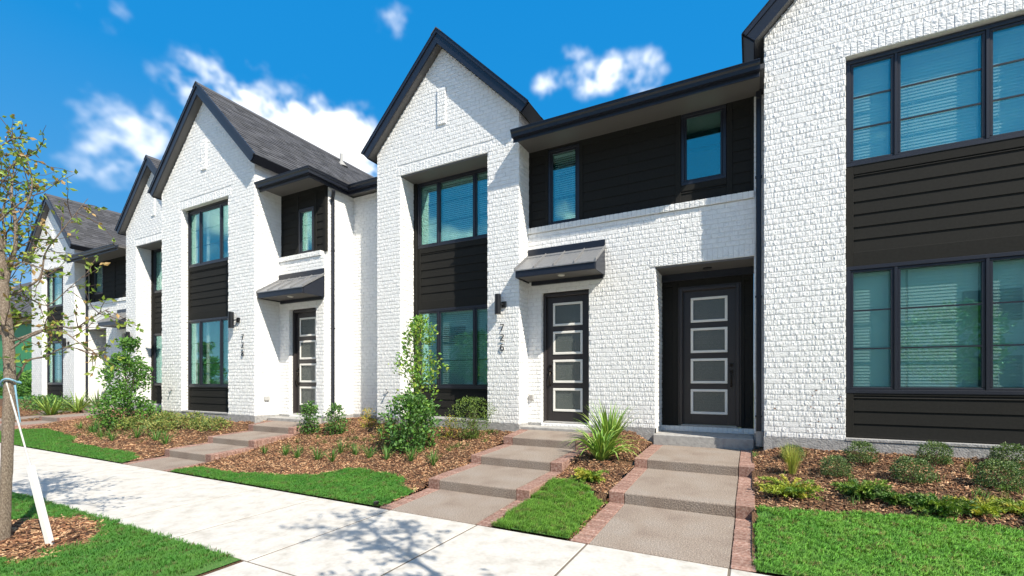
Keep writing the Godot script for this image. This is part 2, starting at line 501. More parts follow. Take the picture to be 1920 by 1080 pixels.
# a window of several sashes; splits = x positions of the mullions' centres
func window(parent: Node3D, x0: float, x1: float, y0: float, y1: float, d: float, splits: Array, bars: int, blind: String, depth := 1.6) -> void:
	var w := group_part("window", parent)
	var fw := 0.055
	var f := MB.new()
	bx(x0, x1, y0, y0 + fw, d, d + 0.09, 0.005, f)
	bx(x0, x1, y1 - fw, y1, d + 0.001, d + 0.09, 0.005, f)
	bx(x0, x0 + fw, y0 + fw, y1 - fw, d + 0.0005, d + 0.09, 0.005, f)
	bx(x1 - fw, x1, y0 + fw, y1 - fw, d + 0.0005, d + 0.09, 0.005, f)
	var edges := [x0 + fw]
	for s in splits:
		bx(s - 0.018, s + 0.018, y0 + fw, y1 - fw, d + 0.002, d + 0.09, 0.004, f)
		edges.append(s - 0.018); edges.append(s + 0.018)
	edges.append(x1 - fw)
	obj("frame", f, M.frame_vinyl, w)
	for k in range(0, edges.size(), 2):
		var a: float = edges[k]
		var b: float = edges[k + 1]
		var sw := 0.036
		var s := MB.new()
		bx(a, b, y0 + fw, y0 + fw + sw, d + 0.014, d + 0.07, 0.006, s)
		bx(a, b, y1 - fw - sw, y1 - fw, d + 0.014, d + 0.07, 0.006, s)
		bx(a, a + sw, y0 + fw + sw, y1 - fw - sw, d + 0.0145, d + 0.07, 0.006, s)
		bx(b - sw, b, y0 + fw + sw, y1 - fw - sw, d + 0.0145, d + 0.07, 0.006, s)
		obj("sash", s, M.frame_vinyl, w)
		var pa := a + sw; var pb := b - sw
		var qa := y0 + fw + sw; var qb := y1 - fw - sw
		obj("pane", bx(pa, pb, qa, qb, d + 0.034, d + 0.038), M.coated_glass, w)
		obj("inner_pane", bx(pa, pb, qa, qb, d + 0.052, d + 0.056), M.glass, w)
		for i in bars:
			var yy := qa + (qb - qa) * (i + 1.0) / (bars + 1)
			if x0 > 0.0:
				obj("glazing_bar", bx(pa, pb, yy - 0.011, yy + 0.011, d + 0.022, d + 0.0335), M.frame_vinyl, w)
			else:
				obj("glazing_bar", bx(pa, pb, yy - 0.007, yy + 0.007, d + 0.039, d + 0.051), M.frame_vinyl, w)
		if blind == "slats" or blind == "closed":
			var bl := MB.new()
			var y := qb - 0.03
			bx(pa + 0.004, pb - 0.004, qb - 0.035, qb, d + 0.095, d + 0.135, 0.0, bl)
			var pitch := 0.044
			var tilt := 0.88 if blind == "slats" else 1.30
			while y > qa + 0.02:
				bl.xbox(Transform3D(Basis(Vector3.RIGHT, tilt + rng.randf_range(-0.03, 0.03)), Vector3((pa + pb) / 2, y, -(d + 0.115))), Vector3(pb - pa - 0.012, 0.0025, 0.05))
				y -= pitch
			for q in 2:
				var xx := lerpf(pa, pb, 0.18 + 0.64 * q)
				bx(xx - 0.002, xx + 0.002, qa, qb, d + 0.088, d + 0.09, 0.0, bl)
			obj("blind", bl, M.blind, w)
		elif blind == "curtain":
			var cu := MB.new()
			var xs: Array = [pa - 0.02, pa + (pb - pa) * 0.30]
			if k > 0:
				xs = [pa - 0.02, pa + (pb - pa) * 0.16]
			var steps := 8
			for i in steps:
				var u0: float = lerpf(xs[0], xs[1], float(i) / steps)
				var u1: float = lerpf(xs[0], xs[1], float(i + 1) / steps)
				var za := 0.16 + 0.02 * sin(i * 2.1)
				var zb := 0.16 + 0.02 * sin((i + 1) * 2.1)
				cu.quad(Vector3(u0, qa - 0.05, -(d + za)), Vector3(u1, qa - 0.05, -(d + zb)), Vector3(u1, qb + 0.05, -(d + zb)), Vector3(u0, qb + 0.05, -(d + za)))
			obj("curtain", cu, M.curtain, w)
	# the room behind
	var rm := MB.new()
	var t := 0.06
	var e := 0.25
	var df := d + 0.092
	bx(x0 - e, x1 + e, y0 - e, y1 + e, d + depth, d + depth + t, 0.0, rm)
	bx(x0 - e - t, x0 - e, y0 - e, y1 + e, df, d + depth, 0.0, rm)
	bx(x1 + e, x1 + e + t, y0 - e, y1 + e, df, d + depth, 0.0, rm)
	bx(x0 - e, x1 + e, y0 - e - t, y0 - e, df, d + depth, 0.0, rm)
	bx(x0 - e, x1 + e, y1 + e, y1 + e + t, df, d + depth, 0.0, rm)
	bx(x0 - e, x0, y0 - e, y1 + e, df, df + 0.03, 0.0, rm)
	bx(x1, x1 + e, y0 - e, y1 + e, df, df + 0.03, 0.0, rm)
	bx(x0, x1, y0 - e, y0, df, df + 0.03, 0.0, rm)
	bx(x0, x1, y1, y1 + e, df, df + 0.03, 0.0, rm)
	obj("room_lining", rm, M.room_paint, w)

func door(parent: Node3D, x0: float, x1: float, y0: float, y1: float, d: float, handle_right: bool, fl := 0.055) -> void:
	# x0..x1, y0..y1 is the slab; frame outside it
	var g := group_part("door", parent)
	var f := MB.new()
	bx(x0 - fl, x0, y0 - 0.02, y1 + fl, d - 0.07, d + 0.08, 0.006, f)
	bx(x1, x1 + fl, y0 - 0.02, y1 + fl, d - 0.07, d + 0.08, 0.006, f)
	bx(x0, x1, y1, y1 + fl, d - 0.0695, d + 0.08, 0.006, f)
	bx(x0 - fl - 0.03, x0 - fl, y0 - 0.02, y1 + fl + 0.03, d - 0.035, d + 0.08, 0.004, f)
	bx(x1 + fl, x1 + fl + 0.03, y0 - 0.02, y1 + fl + 0.03, d - 0.035, d + 0.08, 0.004, f)
	bx(x0 - fl, x1 + fl, y1 + fl, y1 + fl + 0.03, d - 0.0345, d + 0.08, 0.004, f)
	obj("frame", f, M.door_wood, g)
	obj("threshold", bx(x0 - 0.02, x1 + 0.02, y0 - 0.035, y0 - 0.006, d - 0.10, d + 0.06, 0.006), M.stoop_concrete, g)
	var w := x1 - x0
	var lx0 := x0 + w * 0.165
	var lx1 := x1 - w * 0.165
	var H := y1 - y0
	var slab := MB.new()
	var ys := []
	for k in 4:
		var ly0 := y0 + H * (0.082 + 0.2283 * k)
		ys.append([ly0, ly0 + H * 0.176])
	# slab built of stiles and rails so the lights are real openings
	bx(x0, lx0, y0, y1, d, d + 0.045, 0.003, slab)
	bx(lx1, x1, y0, y1, d, d + 0.045, 0.003, slab)
	var prev := y0
	for k in 5:
		var nxt: float = ys[k][0] if k < 4 else y1
		bx(lx0, lx1, prev, nxt, d + 0.0005, d + 0.045, 0.0, slab)
		if k < 4:
			prev = ys[k][1]
	obj("slab", slab, M.door_wood, g)
	for k in 4:
		var a: float = ys[k][0]
		var b: float = ys[k][1]
		var lf := MB.new()
		var t := 0.034
		bx(lx0 - 0.012, lx1 + 0.012, a - 0.012, a + t, d - 0.014, d + 0.004, 0.006, lf)
		bx(lx0 - 0.012, lx1 + 0.012, b - t, b + 0.012, d - 0.014, d + 0.004, 0.006, lf)
		bx(lx0 - 0.012, lx0 + t, a + t, b - t, d - 0.0135, d + 0.004, 0.006, lf)
		bx(lx1 - t, lx1 + 0.012, a + t, b - t, d - 0.0135, d + 0.004, 0.006, lf)
		obj("light_frame", lf, M.lite_frame, g)
		obj("glass", bx(lx0 + 0.002, lx1 - 0.002, a + 0.002, b - 0.002, d + 0.012, d + 0.03), M.lite_glass, g)
	var hx := x1 - 0.075 if handle_right else x0 + 0.075
	var h := MB.new()
	var hy := y0 + H * 0.40
	h.tube([Vector3(hx, hy + 0.10, -d + 0.0), Vector3(hx, hy + 0.10, -d + 0.022)], [0.034, 0.032], 14)
	h.tube([Vector3(hx, hy + 0.10, -d + 0.022), Vector3(hx, hy + 0.10, -d + 0.035)], [0.018, 0.016], 10)
	obj("deadbolt", h, M.bronze, g)
	h = MB.new()
	h.tube([Vector3(hx, hy - 0.03, -d), Vector3(hx, hy - 0.03, -d + 0.02)], [0.038, 0.036], 14)
	var gp := []
	var gr := []
	for i in 9:
		var u := i / 8.0
		gp.append(Vector3(hx, hy - 0.03 - 0.25 * u, -d + 0.018 + 0.045 * sin(PI * u)))
		gr.append(0.011 + 0.004 * sin(PI * u))
	h.tube(gp, gr, 8)
	h.tube([Vector3(hx, hy - 0.28, -d), Vector3(hx, hy - 0.28, -d + 0.02)], [0.026, 0.024], 12)
	h.tube([Vector3(hx, hy - 0.005, -d + 0.015), Vector3(hx + (0.02 if handle_right else -0.02), hy + 0.005, -d + 0.045)], [0.008, 0.012], 8)
	obj("handle", h, M.bronze, g)

func shingles(parent: Node, a: Vector3, along: Vector3, down: Vector3, nrm: Vector3, length: float, run: float) -> void:
	# a = ridge corner; along and down are unit vectors in the plane
	var m := MB.new()
	m.colored = true
	var course := 0.14
	var r := 0
	var s := 0.0
	while s < run:
		var e := minf(s + course + 0.012, run + 0.02)
		var u := -rng.randf() * 0.3
		while u < length:
			var wd := rng.randf_range(0.14, 0.33)
			var u0 := maxf(u + 0.002, 0.0)
			var u1 := minf(u + wd - 0.002, length)
			if u1 > u0:
				var g: float = [0.072, 0.085, 0.10, 0.12][rng.randi() % 4] * rng.randf_range(0.92, 1.08)
				m.col = Color(g, g, g * 1.06)
				var lift := 0.010 + (0.006 if rng.randf() < 0.4 else 0.0)
				var p0 := a + along * u0 + down * s + nrm * 0.004
				var p1 := a + along * u1 + down * s + nrm * 0.004
				var p2 := a + along * u1 + down * e + nrm * lift
				var p3 := a + along * u0 + down * e + nrm * lift
				var q2 := a + along * u1 + down * e
				var q3 := a + along * u0 + down * e
				if along.cross(down).dot(nrm) < 0:
					m.quad(p0, p3, p2, p1); m.quad(p3, q3, q2, p2)
				else:
					m.quad(p0, p1, p2, p3); m.quad(p3, p2, q2, q3)
			u += wd
		s += course
		r += 1
	var o := obj("shingles", m, M.shingle, parent, true)
	o.position = Vector3.ZERO if parent.get_parent() != self else origin_of(parent)

func gable_roof(parent: Node3D, xl: float, xr: float, d: float, eave: float, back := 9.0) -> void:
	var xc := (xl + xr) / 2
	var w := (xr - xl) / 2
	var ov := 0.20
	var oe := 0.20
	var k := 0.7071
	var r := group_part("roof", parent)
	# deck: a chevron, cut square to the slope at its lower ends
	var yb := 0.02
	var th := 0.27
	var apex_b := Vector2(xc, eave + w + yb)
	var apex_t := Vector2(xc, eave + w + yb + th)
	var lb := Vector2(xl - oe + 0.06, eave - oe + 0.06 + yb)
	var lt := lb + Vector2(-th * 0.5, th * 0.5)
	var rb := Vector2(xr + oe - 0.06, lb.y)
	var rt := rb + Vector2(th * 0.5, th * 0.5)
	obj("deck", MB.new().prism([lb, apex_b, rb, rt, apex_t, lt], -(d + back), -(d - ov + 0.03)), M.soffit_paint, r)
	# barge boards on the front, with a small drip moulding above
	for s in [-1, 1]:
		var f := MB.new()
		var e: Vector2 = lb if s < 0 else rb
		var dirv := (apex_b - e).normalized()
		var nn := Vector2(-dirv.y, dirv.x) * (1 if s < 0 else -1)
		var p0 := e - nn * 0.02 - dirv * 0.012
		var p1 := Vector2(xc, apex_b.y - 0.02 / k)
		var p2 := Vector2(xc, apex_b.y + 0.205 / k)
		var p3 := e + nn * 0.205 - dirv * 0.012
		var poly: Array = [p0, p1, p2, p3] if s > 0 else [p0, p1, p2, p3]
		if (poly[1] - poly[0]).cross(poly[2] - poly[0]) < 0:
			poly.reverse()
		f.prism(poly, -(d - ov + 0.028), -(d - ov))
		obj("barge_board", f, M.trim_paint, r)
		f = MB.new()
		p0 = e + nn * 0.135 - dirv * 0.018
		p1 = Vector2(xc, apex_b.y + 0.135 / k)
		p2 = Vector2(xc, apex_b.y + 0.215 / k)
		p3 = e + nn * 0.215 - dirv * 0.018
		poly = [p0, p1, p2, p3]
		if (poly[1] - poly[0]).cross(poly[2] - poly[0]) < 0:
			poly.reverse()
		f.prism(poly, -(d - ov - 0.001), -(d - ov - 0.022))
		obj("drip_moulding", f, M.trim_paint, r)
		# eave board along the side
		var g := MB.new()
		var ex: float = (xr + oe - 0.06) if s > 0 else (xl - oe + 0.06)
		var pa: Vector2 = (rb if s > 0 else lb) - nn * 0.02
		var pb: Vector2 = (rb if s > 0 else lb) + nn * 0.20
		var o: Vector2 = -dirv * 0.03
		poly = [pa, pa + o, pb + o, pb]
		if (poly[1] - poly[0]).cross(poly[2] - poly[0]) < 0:
			poly.reverse()
		g.prism(poly, -(d + back), -(d - ov + 0.03))
		obj("eave_board", g, M.trim_paint, r)
		# shingles
		var top := Vector3(xc, apex_t.y, -(d - ov - 0.03))
		var down3 := Vector3(s * k, -k, 0)
		shingles(r, top, Vector3(0, 0, -1), down3, Vector3(s * k, k, 0), back + ov, ((apex_t - (rt if s > 0 else lt)).length()) + 0.02)
	obj("ridge_cap", MB.new().prism([Vector2(xc - 0.13, apex_t.y - 0.112), Vector2(xc, apex_t.y + 0.004), Vector2(xc + 0.13, apex_t.y - 0.112), Vector2(xc + 0.13, apex_t.y - 0.092), Vector2(xc, apex_t.y + 0.028), Vector2(xc - 0.13, apex_t.y - 0.092)], -(d + back), -(d - ov - 0.035)), M.grey_roof, r)

func wall_boxes(parent: Node3D, boxes: Array) -> void:
	var m := MB.new()
	for b in boxes:
		bx(b[0], b[1], b[2], b[3], b[4], b[5], 0.0, m)
	obj("wall", m, M.mortar_paint, parent)

const BRICK0 := 0.70        # first course
const EAVE := 6.87
const OPEN0 := 0.74
const OPEN1 := 6.22

# the tall gabled bay with its strip of windows; returns nothing, adds bricks to sink
func bay(h: Node3D, sink: Array, xl: float, xr: float, d: float, ol: float, orr: float, rec: float, deep: bool, blind_low: String, blind_up: String, slot: bool, side_right: float, ytop_side: float) -> void:
	var xc := (xl + xr) / 2
	var w := (xr - xl) / 2
	var f := wall_xf(0, d, "front")
	var holes := [[ol, orr, OPEN0, OPEN1], [ol - 0.1, orr + 0.1, OPEN1, OPEN1 + 0.20]]
	if slot:
		holes.append([xc - 0.11, xc + 0.11, 7.08, 7.87])
	lay(sink, f, xl - 0.004, xr + 0.004, BRICK0, EAVE + w, holes, [xc, w, EAVE])
	soldiers(sink, f, ol - 0.1, orr + 0.1, OPEN1, OPEN1 + 0.20)
	if slot:
		lay(sink, wall_xf(0, d - 0.028, "front"), xc - 0.105, xc + 0.105, 7.085, 7.865, [])
	var t := d + 0.11
	var m := MB.new()
	bx(xl, ol, 0.45, EAVE, d, t, 0.0, m)
	bx(orr, xr, 0.45, EAVE, d, t, 0.0, m)
	bx(ol, orr, OPEN1, EAVE, d, t, 0.0, m)
	bx(ol, orr, 0.45, OPEN0 - 0.045, d + 0.004, t + rec, 0.0, m)
	m.prism([Vector2(xl, EAVE), Vector2(xr, EAVE), Vector2(xc, EAVE + w)], -t, -d)
	if slot:
		bx(xc - 0.11, xc + 0.11, 7.08, 7.87, d - 0.026, d + 0.01, 0.0, m)
	# right and left flanks
	bx(xr - 0.11, xr, 0.45, EAVE, t, d + 4.0, 0.0, m)
	bx(xl, xl + 0.11, 0.45, EAVE, t, d + 4.0, 0.0, m)
	obj("wall", m, M.mortar_paint, h)
	if side_right > 0.0:
		lay(sink, wall_xf(xr, d + 0.014, "right"), 0.0, side_right, BRICK0, ytop_side, [])
	# foundation
	var fo := MB.new()
	bx(xl - 0.012, ol + 0.02, 0.1, BRICK0 - 0.004, d - 0.006, t, 0.006, fo)
	bx(orr - 0.02, xr + 0.012, 0.1, BRICK0 - 0.004, d - 0.006, t, 0.006, fo)
	bx(ol + 0.021, orr - 0.021, 0.1, OPEN0 - 0.05, d - 0.004, t, 0.006, fo)
	bx(xr - 0.1, xr + 0.012, 0.1, BRICK0 - 0.004, t + 0.001, d + 3.0, 0.006, fo)
	obj("foundation", fo, M.foundation, h)
	# reveals
	var dw := d + rec
	if rec > 0.3:
		lay(sink, wall_xf(ol, d + 0.014, "right"), 0.0, rec - 0.02, OPEN0, OPEN1, [])
		wall_boxes(h, [[ol - 0.1, ol - 0.001, OPEN0 - 0.04, OPEN1, t, dw + 0.1], [orr + 0.001, orr + 0.1, OPEN0 - 0.04, OPEN1, t, dw + 0.1]])
		obj("opening_soffit", bx(ol, orr, OPEN1 - 0.03, OPEN1 + 0.02, d + 0.012, dw + 0.1), M.soffit_paint, h)
		obj("sill_slab", bx(ol, orr, OPEN0 - 0.045, OPEN0 - 0.005, d - 0.01, dw + 0.08, 0.004), M.foundation, h)
	else:
		lay(sink, wall_xf(ol, d + 0.014, "right"), 0.0, rec + 0.06, OPEN0, OPEN1, [], [], true)
		obj("sill_slab", bx(ol, orr, OPEN0 - 0.045, OPEN0 - 0.005, d - 0.014, dw + 0.08, 0.004), M.foundation, h)
	var a := ol + (0.10 if rec > 0.3 else 0.02)
	var b := orr - (-0.35 if rec > 0.3 else 0.02)
	if rec > 0.3:
		b = orr - 0.02
		obj("trim_board", bx(ol + 0.002, ol + 0.098, OPEN0, OPEN1 - 0.03, dw - 0.03, dw + 0.05, 0.003), M.siding_paint, h)
	var ww := b - a
	var s1 := a + ww * 0.2745
	var s2 := b - ww * 0.2745
	siding(h, a, b, OPEN0, 1.377, dw + 0.03, [0.09, 0.09, 0.02, 0.03])
	window(h, a, b, 1.377, 3.21, dw, [s1, s2], 2, blind_low)
	siding(h, a, b, 3.21, 4.655, dw + 0.03, [0.09, 0.09, 0.20, 0.12])
	window(h, a, b, 4.655, OPEN1 - 0.03, dw, [s1, s2], 2, blind_up)
	gable_roof(h, xl, xr, d, EAVE)

func gutter_run(parent: Node, p: Array, y_top: float) -> void:
	# an open moulded gutter along a polyline of (x, D); outwards is to the left of the direction of travel seen from above (towards the street)
	var prof := [Vector2(0, -0.125), Vector2(0.075, -0.125), Vector2(0.085, -0.07), Vector2(0.11, -0.045), Vector2(0.115, -0.012), Vector2(0.125, -0.012), Vector2(0.125, 0.0), Vector2(0.108, 0.0), Vector2(0.10, -0.05), Vector2(0.0, -0.10)]
	var m := MB.new()
	var dirs := []
	for i in p.size() - 1:
		dirs.append(((p[i + 1] as Vector2) - (p[i] as Vector2)).normalized())
	var rings := []
	for i in p.size():
		var d0: Vector2 = dirs[maxi(i - 1, 0)]
		var d1: Vector2 = dirs[mini(i, dirs.size() - 1)]
		var n0 := Vector2(d0.y, -d0.x)
		var n1 := Vector2(d1.y, -d1.x)
		var nm := (n0 + n1).normalized()
		nm /= maxf(nm.dot(n0), 0.3)
		var ring := []
		for q in prof:
			var g: Vector2 = (p[i] as Vector2) + nm * q.x
			ring.append(Vector3(g.x, y_top + q.y, -g.y))
		rings.append(ring)
	for i in p.size() - 1:
		for k in prof.size():
			var j := (k + 1) % prof.size()
			m.quad(rings[i][k], rings[i + 1][k], rings[i + 1][j], rings[i][j])
	for e in [0, p.size() - 1]:
		for k in range(1, prof.size() - 1):
			m.tri(rings[e][0], rings[e][k], rings[e][k + 1])
	obj("gutter", m, M.trim_paint, parent)

func awning(parent: Node3D, x0: float, x1: float, dwall: float, reach: float, y_back: float, y_front: float, light := true) -> void:
	var g := group_part("awning", parent)
	var df := dwall - reach
	obj("flashing", bx(x0 + 0.01, x1 - 0.01, y_back - 0.02, y_back + 0.15, dwall - 0.03, dwall - 0.012, 0.003), M.trim_paint, g)
	obj("flashing_lip", MB.new().prism_x([Vector2(dwall - 0.03, y_back + 0.0), Vector2(dwall - 0.03, y_back + 0.02), Vector2(dwall - 0.10, y_back - 0.03), Vector2(dwall - 0.10, y_back - 0.05)], x0 - 0.005, x1 + 0.005), M.awning_metal, g)
	var pan := MB.new()
	var cnt := 4
	var slope := (y_back - y_front) / reach
	for k in cnt:
		var a := lerpf(x0, x1, float(k) / cnt)
		var b := lerpf(x0, x1, float(k + 1) / cnt)
		obj("roof_pan", MB.new().prism_x([Vector2(dwall - 0.02, y_back - 0.02), Vector2(dwall - 0.02, y_back), Vector2(df - 0.03, y_front - 0.03 * slope), Vector2(df - 0.03, y_front - 0.02 - 0.03 * slope)], a + 0.001, b - 0.001), M.awning_metal, g)
	for k in cnt + 1:
		var a := lerpf(x0 + 0.008, x1 - 0.008, float(k) / cnt)
		obj("seam", MB.new().prism_x([Vector2(dwall - 0.02, y_back), Vector2(dwall - 0.02, y_back + 0.045), Vector2(df - 0.025, y_front + 0.040 - 0.02 * slope), Vector2(df - 0.025, y_front - 0.02 * slope)], a - 0.008, a + 0.008), M.awning_metal, g)
	var yb := y_front - 0.16
	obj("fascia", bx(x0 + 0.02, x1 - 0.02, yb, y_front - 0.022, df - 0.012, df + 0.02, 0.004), M.trim_paint, g)
	for xx in [x0 + 0.012, x1 - 0.034]:
		obj("side_panel", MB.new().prism_x([Vector2(df + 0.021, yb), Vector2(dwall - 0.012, yb), Vector2(dwall - 0.012, y_back - 0.03), Vector2(df + 0.021, y_front - 0.03)], xx, xx + 0.022), M.trim_paint, g)
	obj("soffit", bx(x0 + 0.036, x1 - 0.036, yb + 0.02, yb + 0.04, df + 0.021, dwall - 0.012), M.soffit_paint, g)
	obj("ledger", bx(x0 + 0.10, x1 - 0.04, yb - 0.06, yb + 0.019, dwall - 0.06, dwall - 0.012, 0.003), M.trim_paint, g)
	if light:
		var xm := (x0 + x1) / 2 + 0.05
		obj("downlight", MB.new().tube([Vector3(xm, yb + 0.02, -(df + reach * 0.42)), Vector3(xm, yb + 0.004, -(df + reach * 0.42))], [0.07, 0.06], 18), M.lamp_glow_off, g)

func downspout(parent: Node3D, x: float, d: float, y0: float, y1: float, drain := true, kick: Array = []) -> void:
	var m := MB.new()
	var hw := 0.038
	m.cbox(Vector3(x - hw, y0 + 0.1, -(d + 0.03)), Vector3(x + hw, y1 - 0.18, -(d - 0.035)), 0.012)
	if kick.size():
		m.tube([Vector3(x, y1 - 0.19, -d), Vector3(x, y1 - 0.10, -d + 0.01), Vector3(lerpf(x, kick[0], 0.7), y1 - 0.05, lerpf(-d, -kick[1], 0.7)), Vector3(kick[0], y1 + 0.02, -kick[1])], [0.042, 0.042, 0.042, 0.042], 12)
	else:
		m.cbox(Vector3(x - hw, y1 - 0.179, -(d + 0.03)), Vector3(x + hw, y1, -(d - 0.035)), 0.012)
	var o := obj("downspout", m, M.trim_paint, parent)
	for yy in [y0 + 0.35, (y0 + y1) * 0.42, (y0 + y1) * 0.7]:
		obj("strap", bx(x - hw - 0.012, x + hw + 0.012, yy, yy + 0.025, d - 0.038, d + 0.03), M.trim_paint, o)
	if drain:
		var pts := []
		var rr := []
		for i in 12:
			pts.append(Vector3(x + 0.015, y0 - 0.12 + i * 0.022, -d + 0.005))
			rr.append(0.062 if i % 2 else 0.055)
		obj("drain_pipe", MB.new().tube(pts, rr, 14), M.stoop_concrete, o)

func wall_lamp(parent: Node3D, x: float, d: float, yc: float, xo: float) -> void:
	var g := group_part("wall_lamp", parent)
	obj("back_plate", bx(xo - 0.05, xo + 0.05, yc - 0.06, yc + 0.06, d - 0.045, d + 0.0, 0.006), M.black_metal, g)
	obj("arm", MB.new().tube([Vector3(xo, yc, -d + 0.045), Vector3(x, yc, -d + 0.10)], [0.016, 0.016], 10), M.black_metal, g)
	var b := MB.new()
	b.tube([Vector3(x, yc - 0.20, -d + 0.11), Vector3(x, yc - 0.196, -d + 0.11), Vector3(x, yc + 0.196, -d + 0.11), Vector3(x, yc + 0.20, -d + 0.11)], [0.058, 0.062, 0.062, 0.058], 24)
	obj("cylinder", b, M.black_metal, g)
	obj("lens", MB.new().tube([Vector3(x, yc - 0.203, -d + 0.11), Vector3(x, yc - 0.2, -d + 0.11)], [0.045, 0.045], 18), M.lamp_glow_off, g)

func house_number(parent: Node3D, txt: String, x: float, d: float, y_top: float) -> void:
	var font := SystemFont.new()
	font.font_names = PackedStringArray(["Droid Sans"])
	for k in txt.length():
		var t := TextMesh.new()
		t.text = txt[k]
		t.font = font
		t.font_size = 64
		t.pixel_size = 0.0030
		t.depth = 0.012
		t.curve_step = 0.5
		var o := obj("number_digit", t, M.black_metal, parent)
		o.position += Vector3(x, y_top - 0.2 * k, -d + 0.032)

func hose_tap(parent: Node3D, x: float, d: float, y: float) -> void:
	var m := MB.new()
	m.tube([Vector3(x, y, -d), Vector3(x, y, -d + 0.05), Vector3(x, y - 0.03, -d + 0.085), Vector3(x, y - 0.06, -d + 0.09)], [0.016, 0.016, 0.014, 0.017], 8)
	m.tube([Vector3(x, y + 0.005, -d + 0.05), Vector3(x, y + 0.05, -d + 0.06)], [0.007, 0.007], 6)
	m.tube([Vector3(x - 0.035, y + 0.055, -d + 0.06), Vector3(x + 0.035, y + 0.055, -d + 0.06)], [0.009, 0.009], 6)
	obj("hose_tap", m, M.awning_metal, parent)

func outlet(parent: Node3D, x: float, d: float, y: float) -> void:
	var o := obj("outlet_box", bx(x - 0.055, x + 0.055, y - 0.06, y + 0.06, d - 0.045, d + 0.0, 0.01), M.stucco, parent)
	obj("cover", bx(x - 0.045, x + 0.045, y - 0.05, y + 0.045, d - 0.06, d - 0.0455, 0.008), M.stoop_concrete, o)

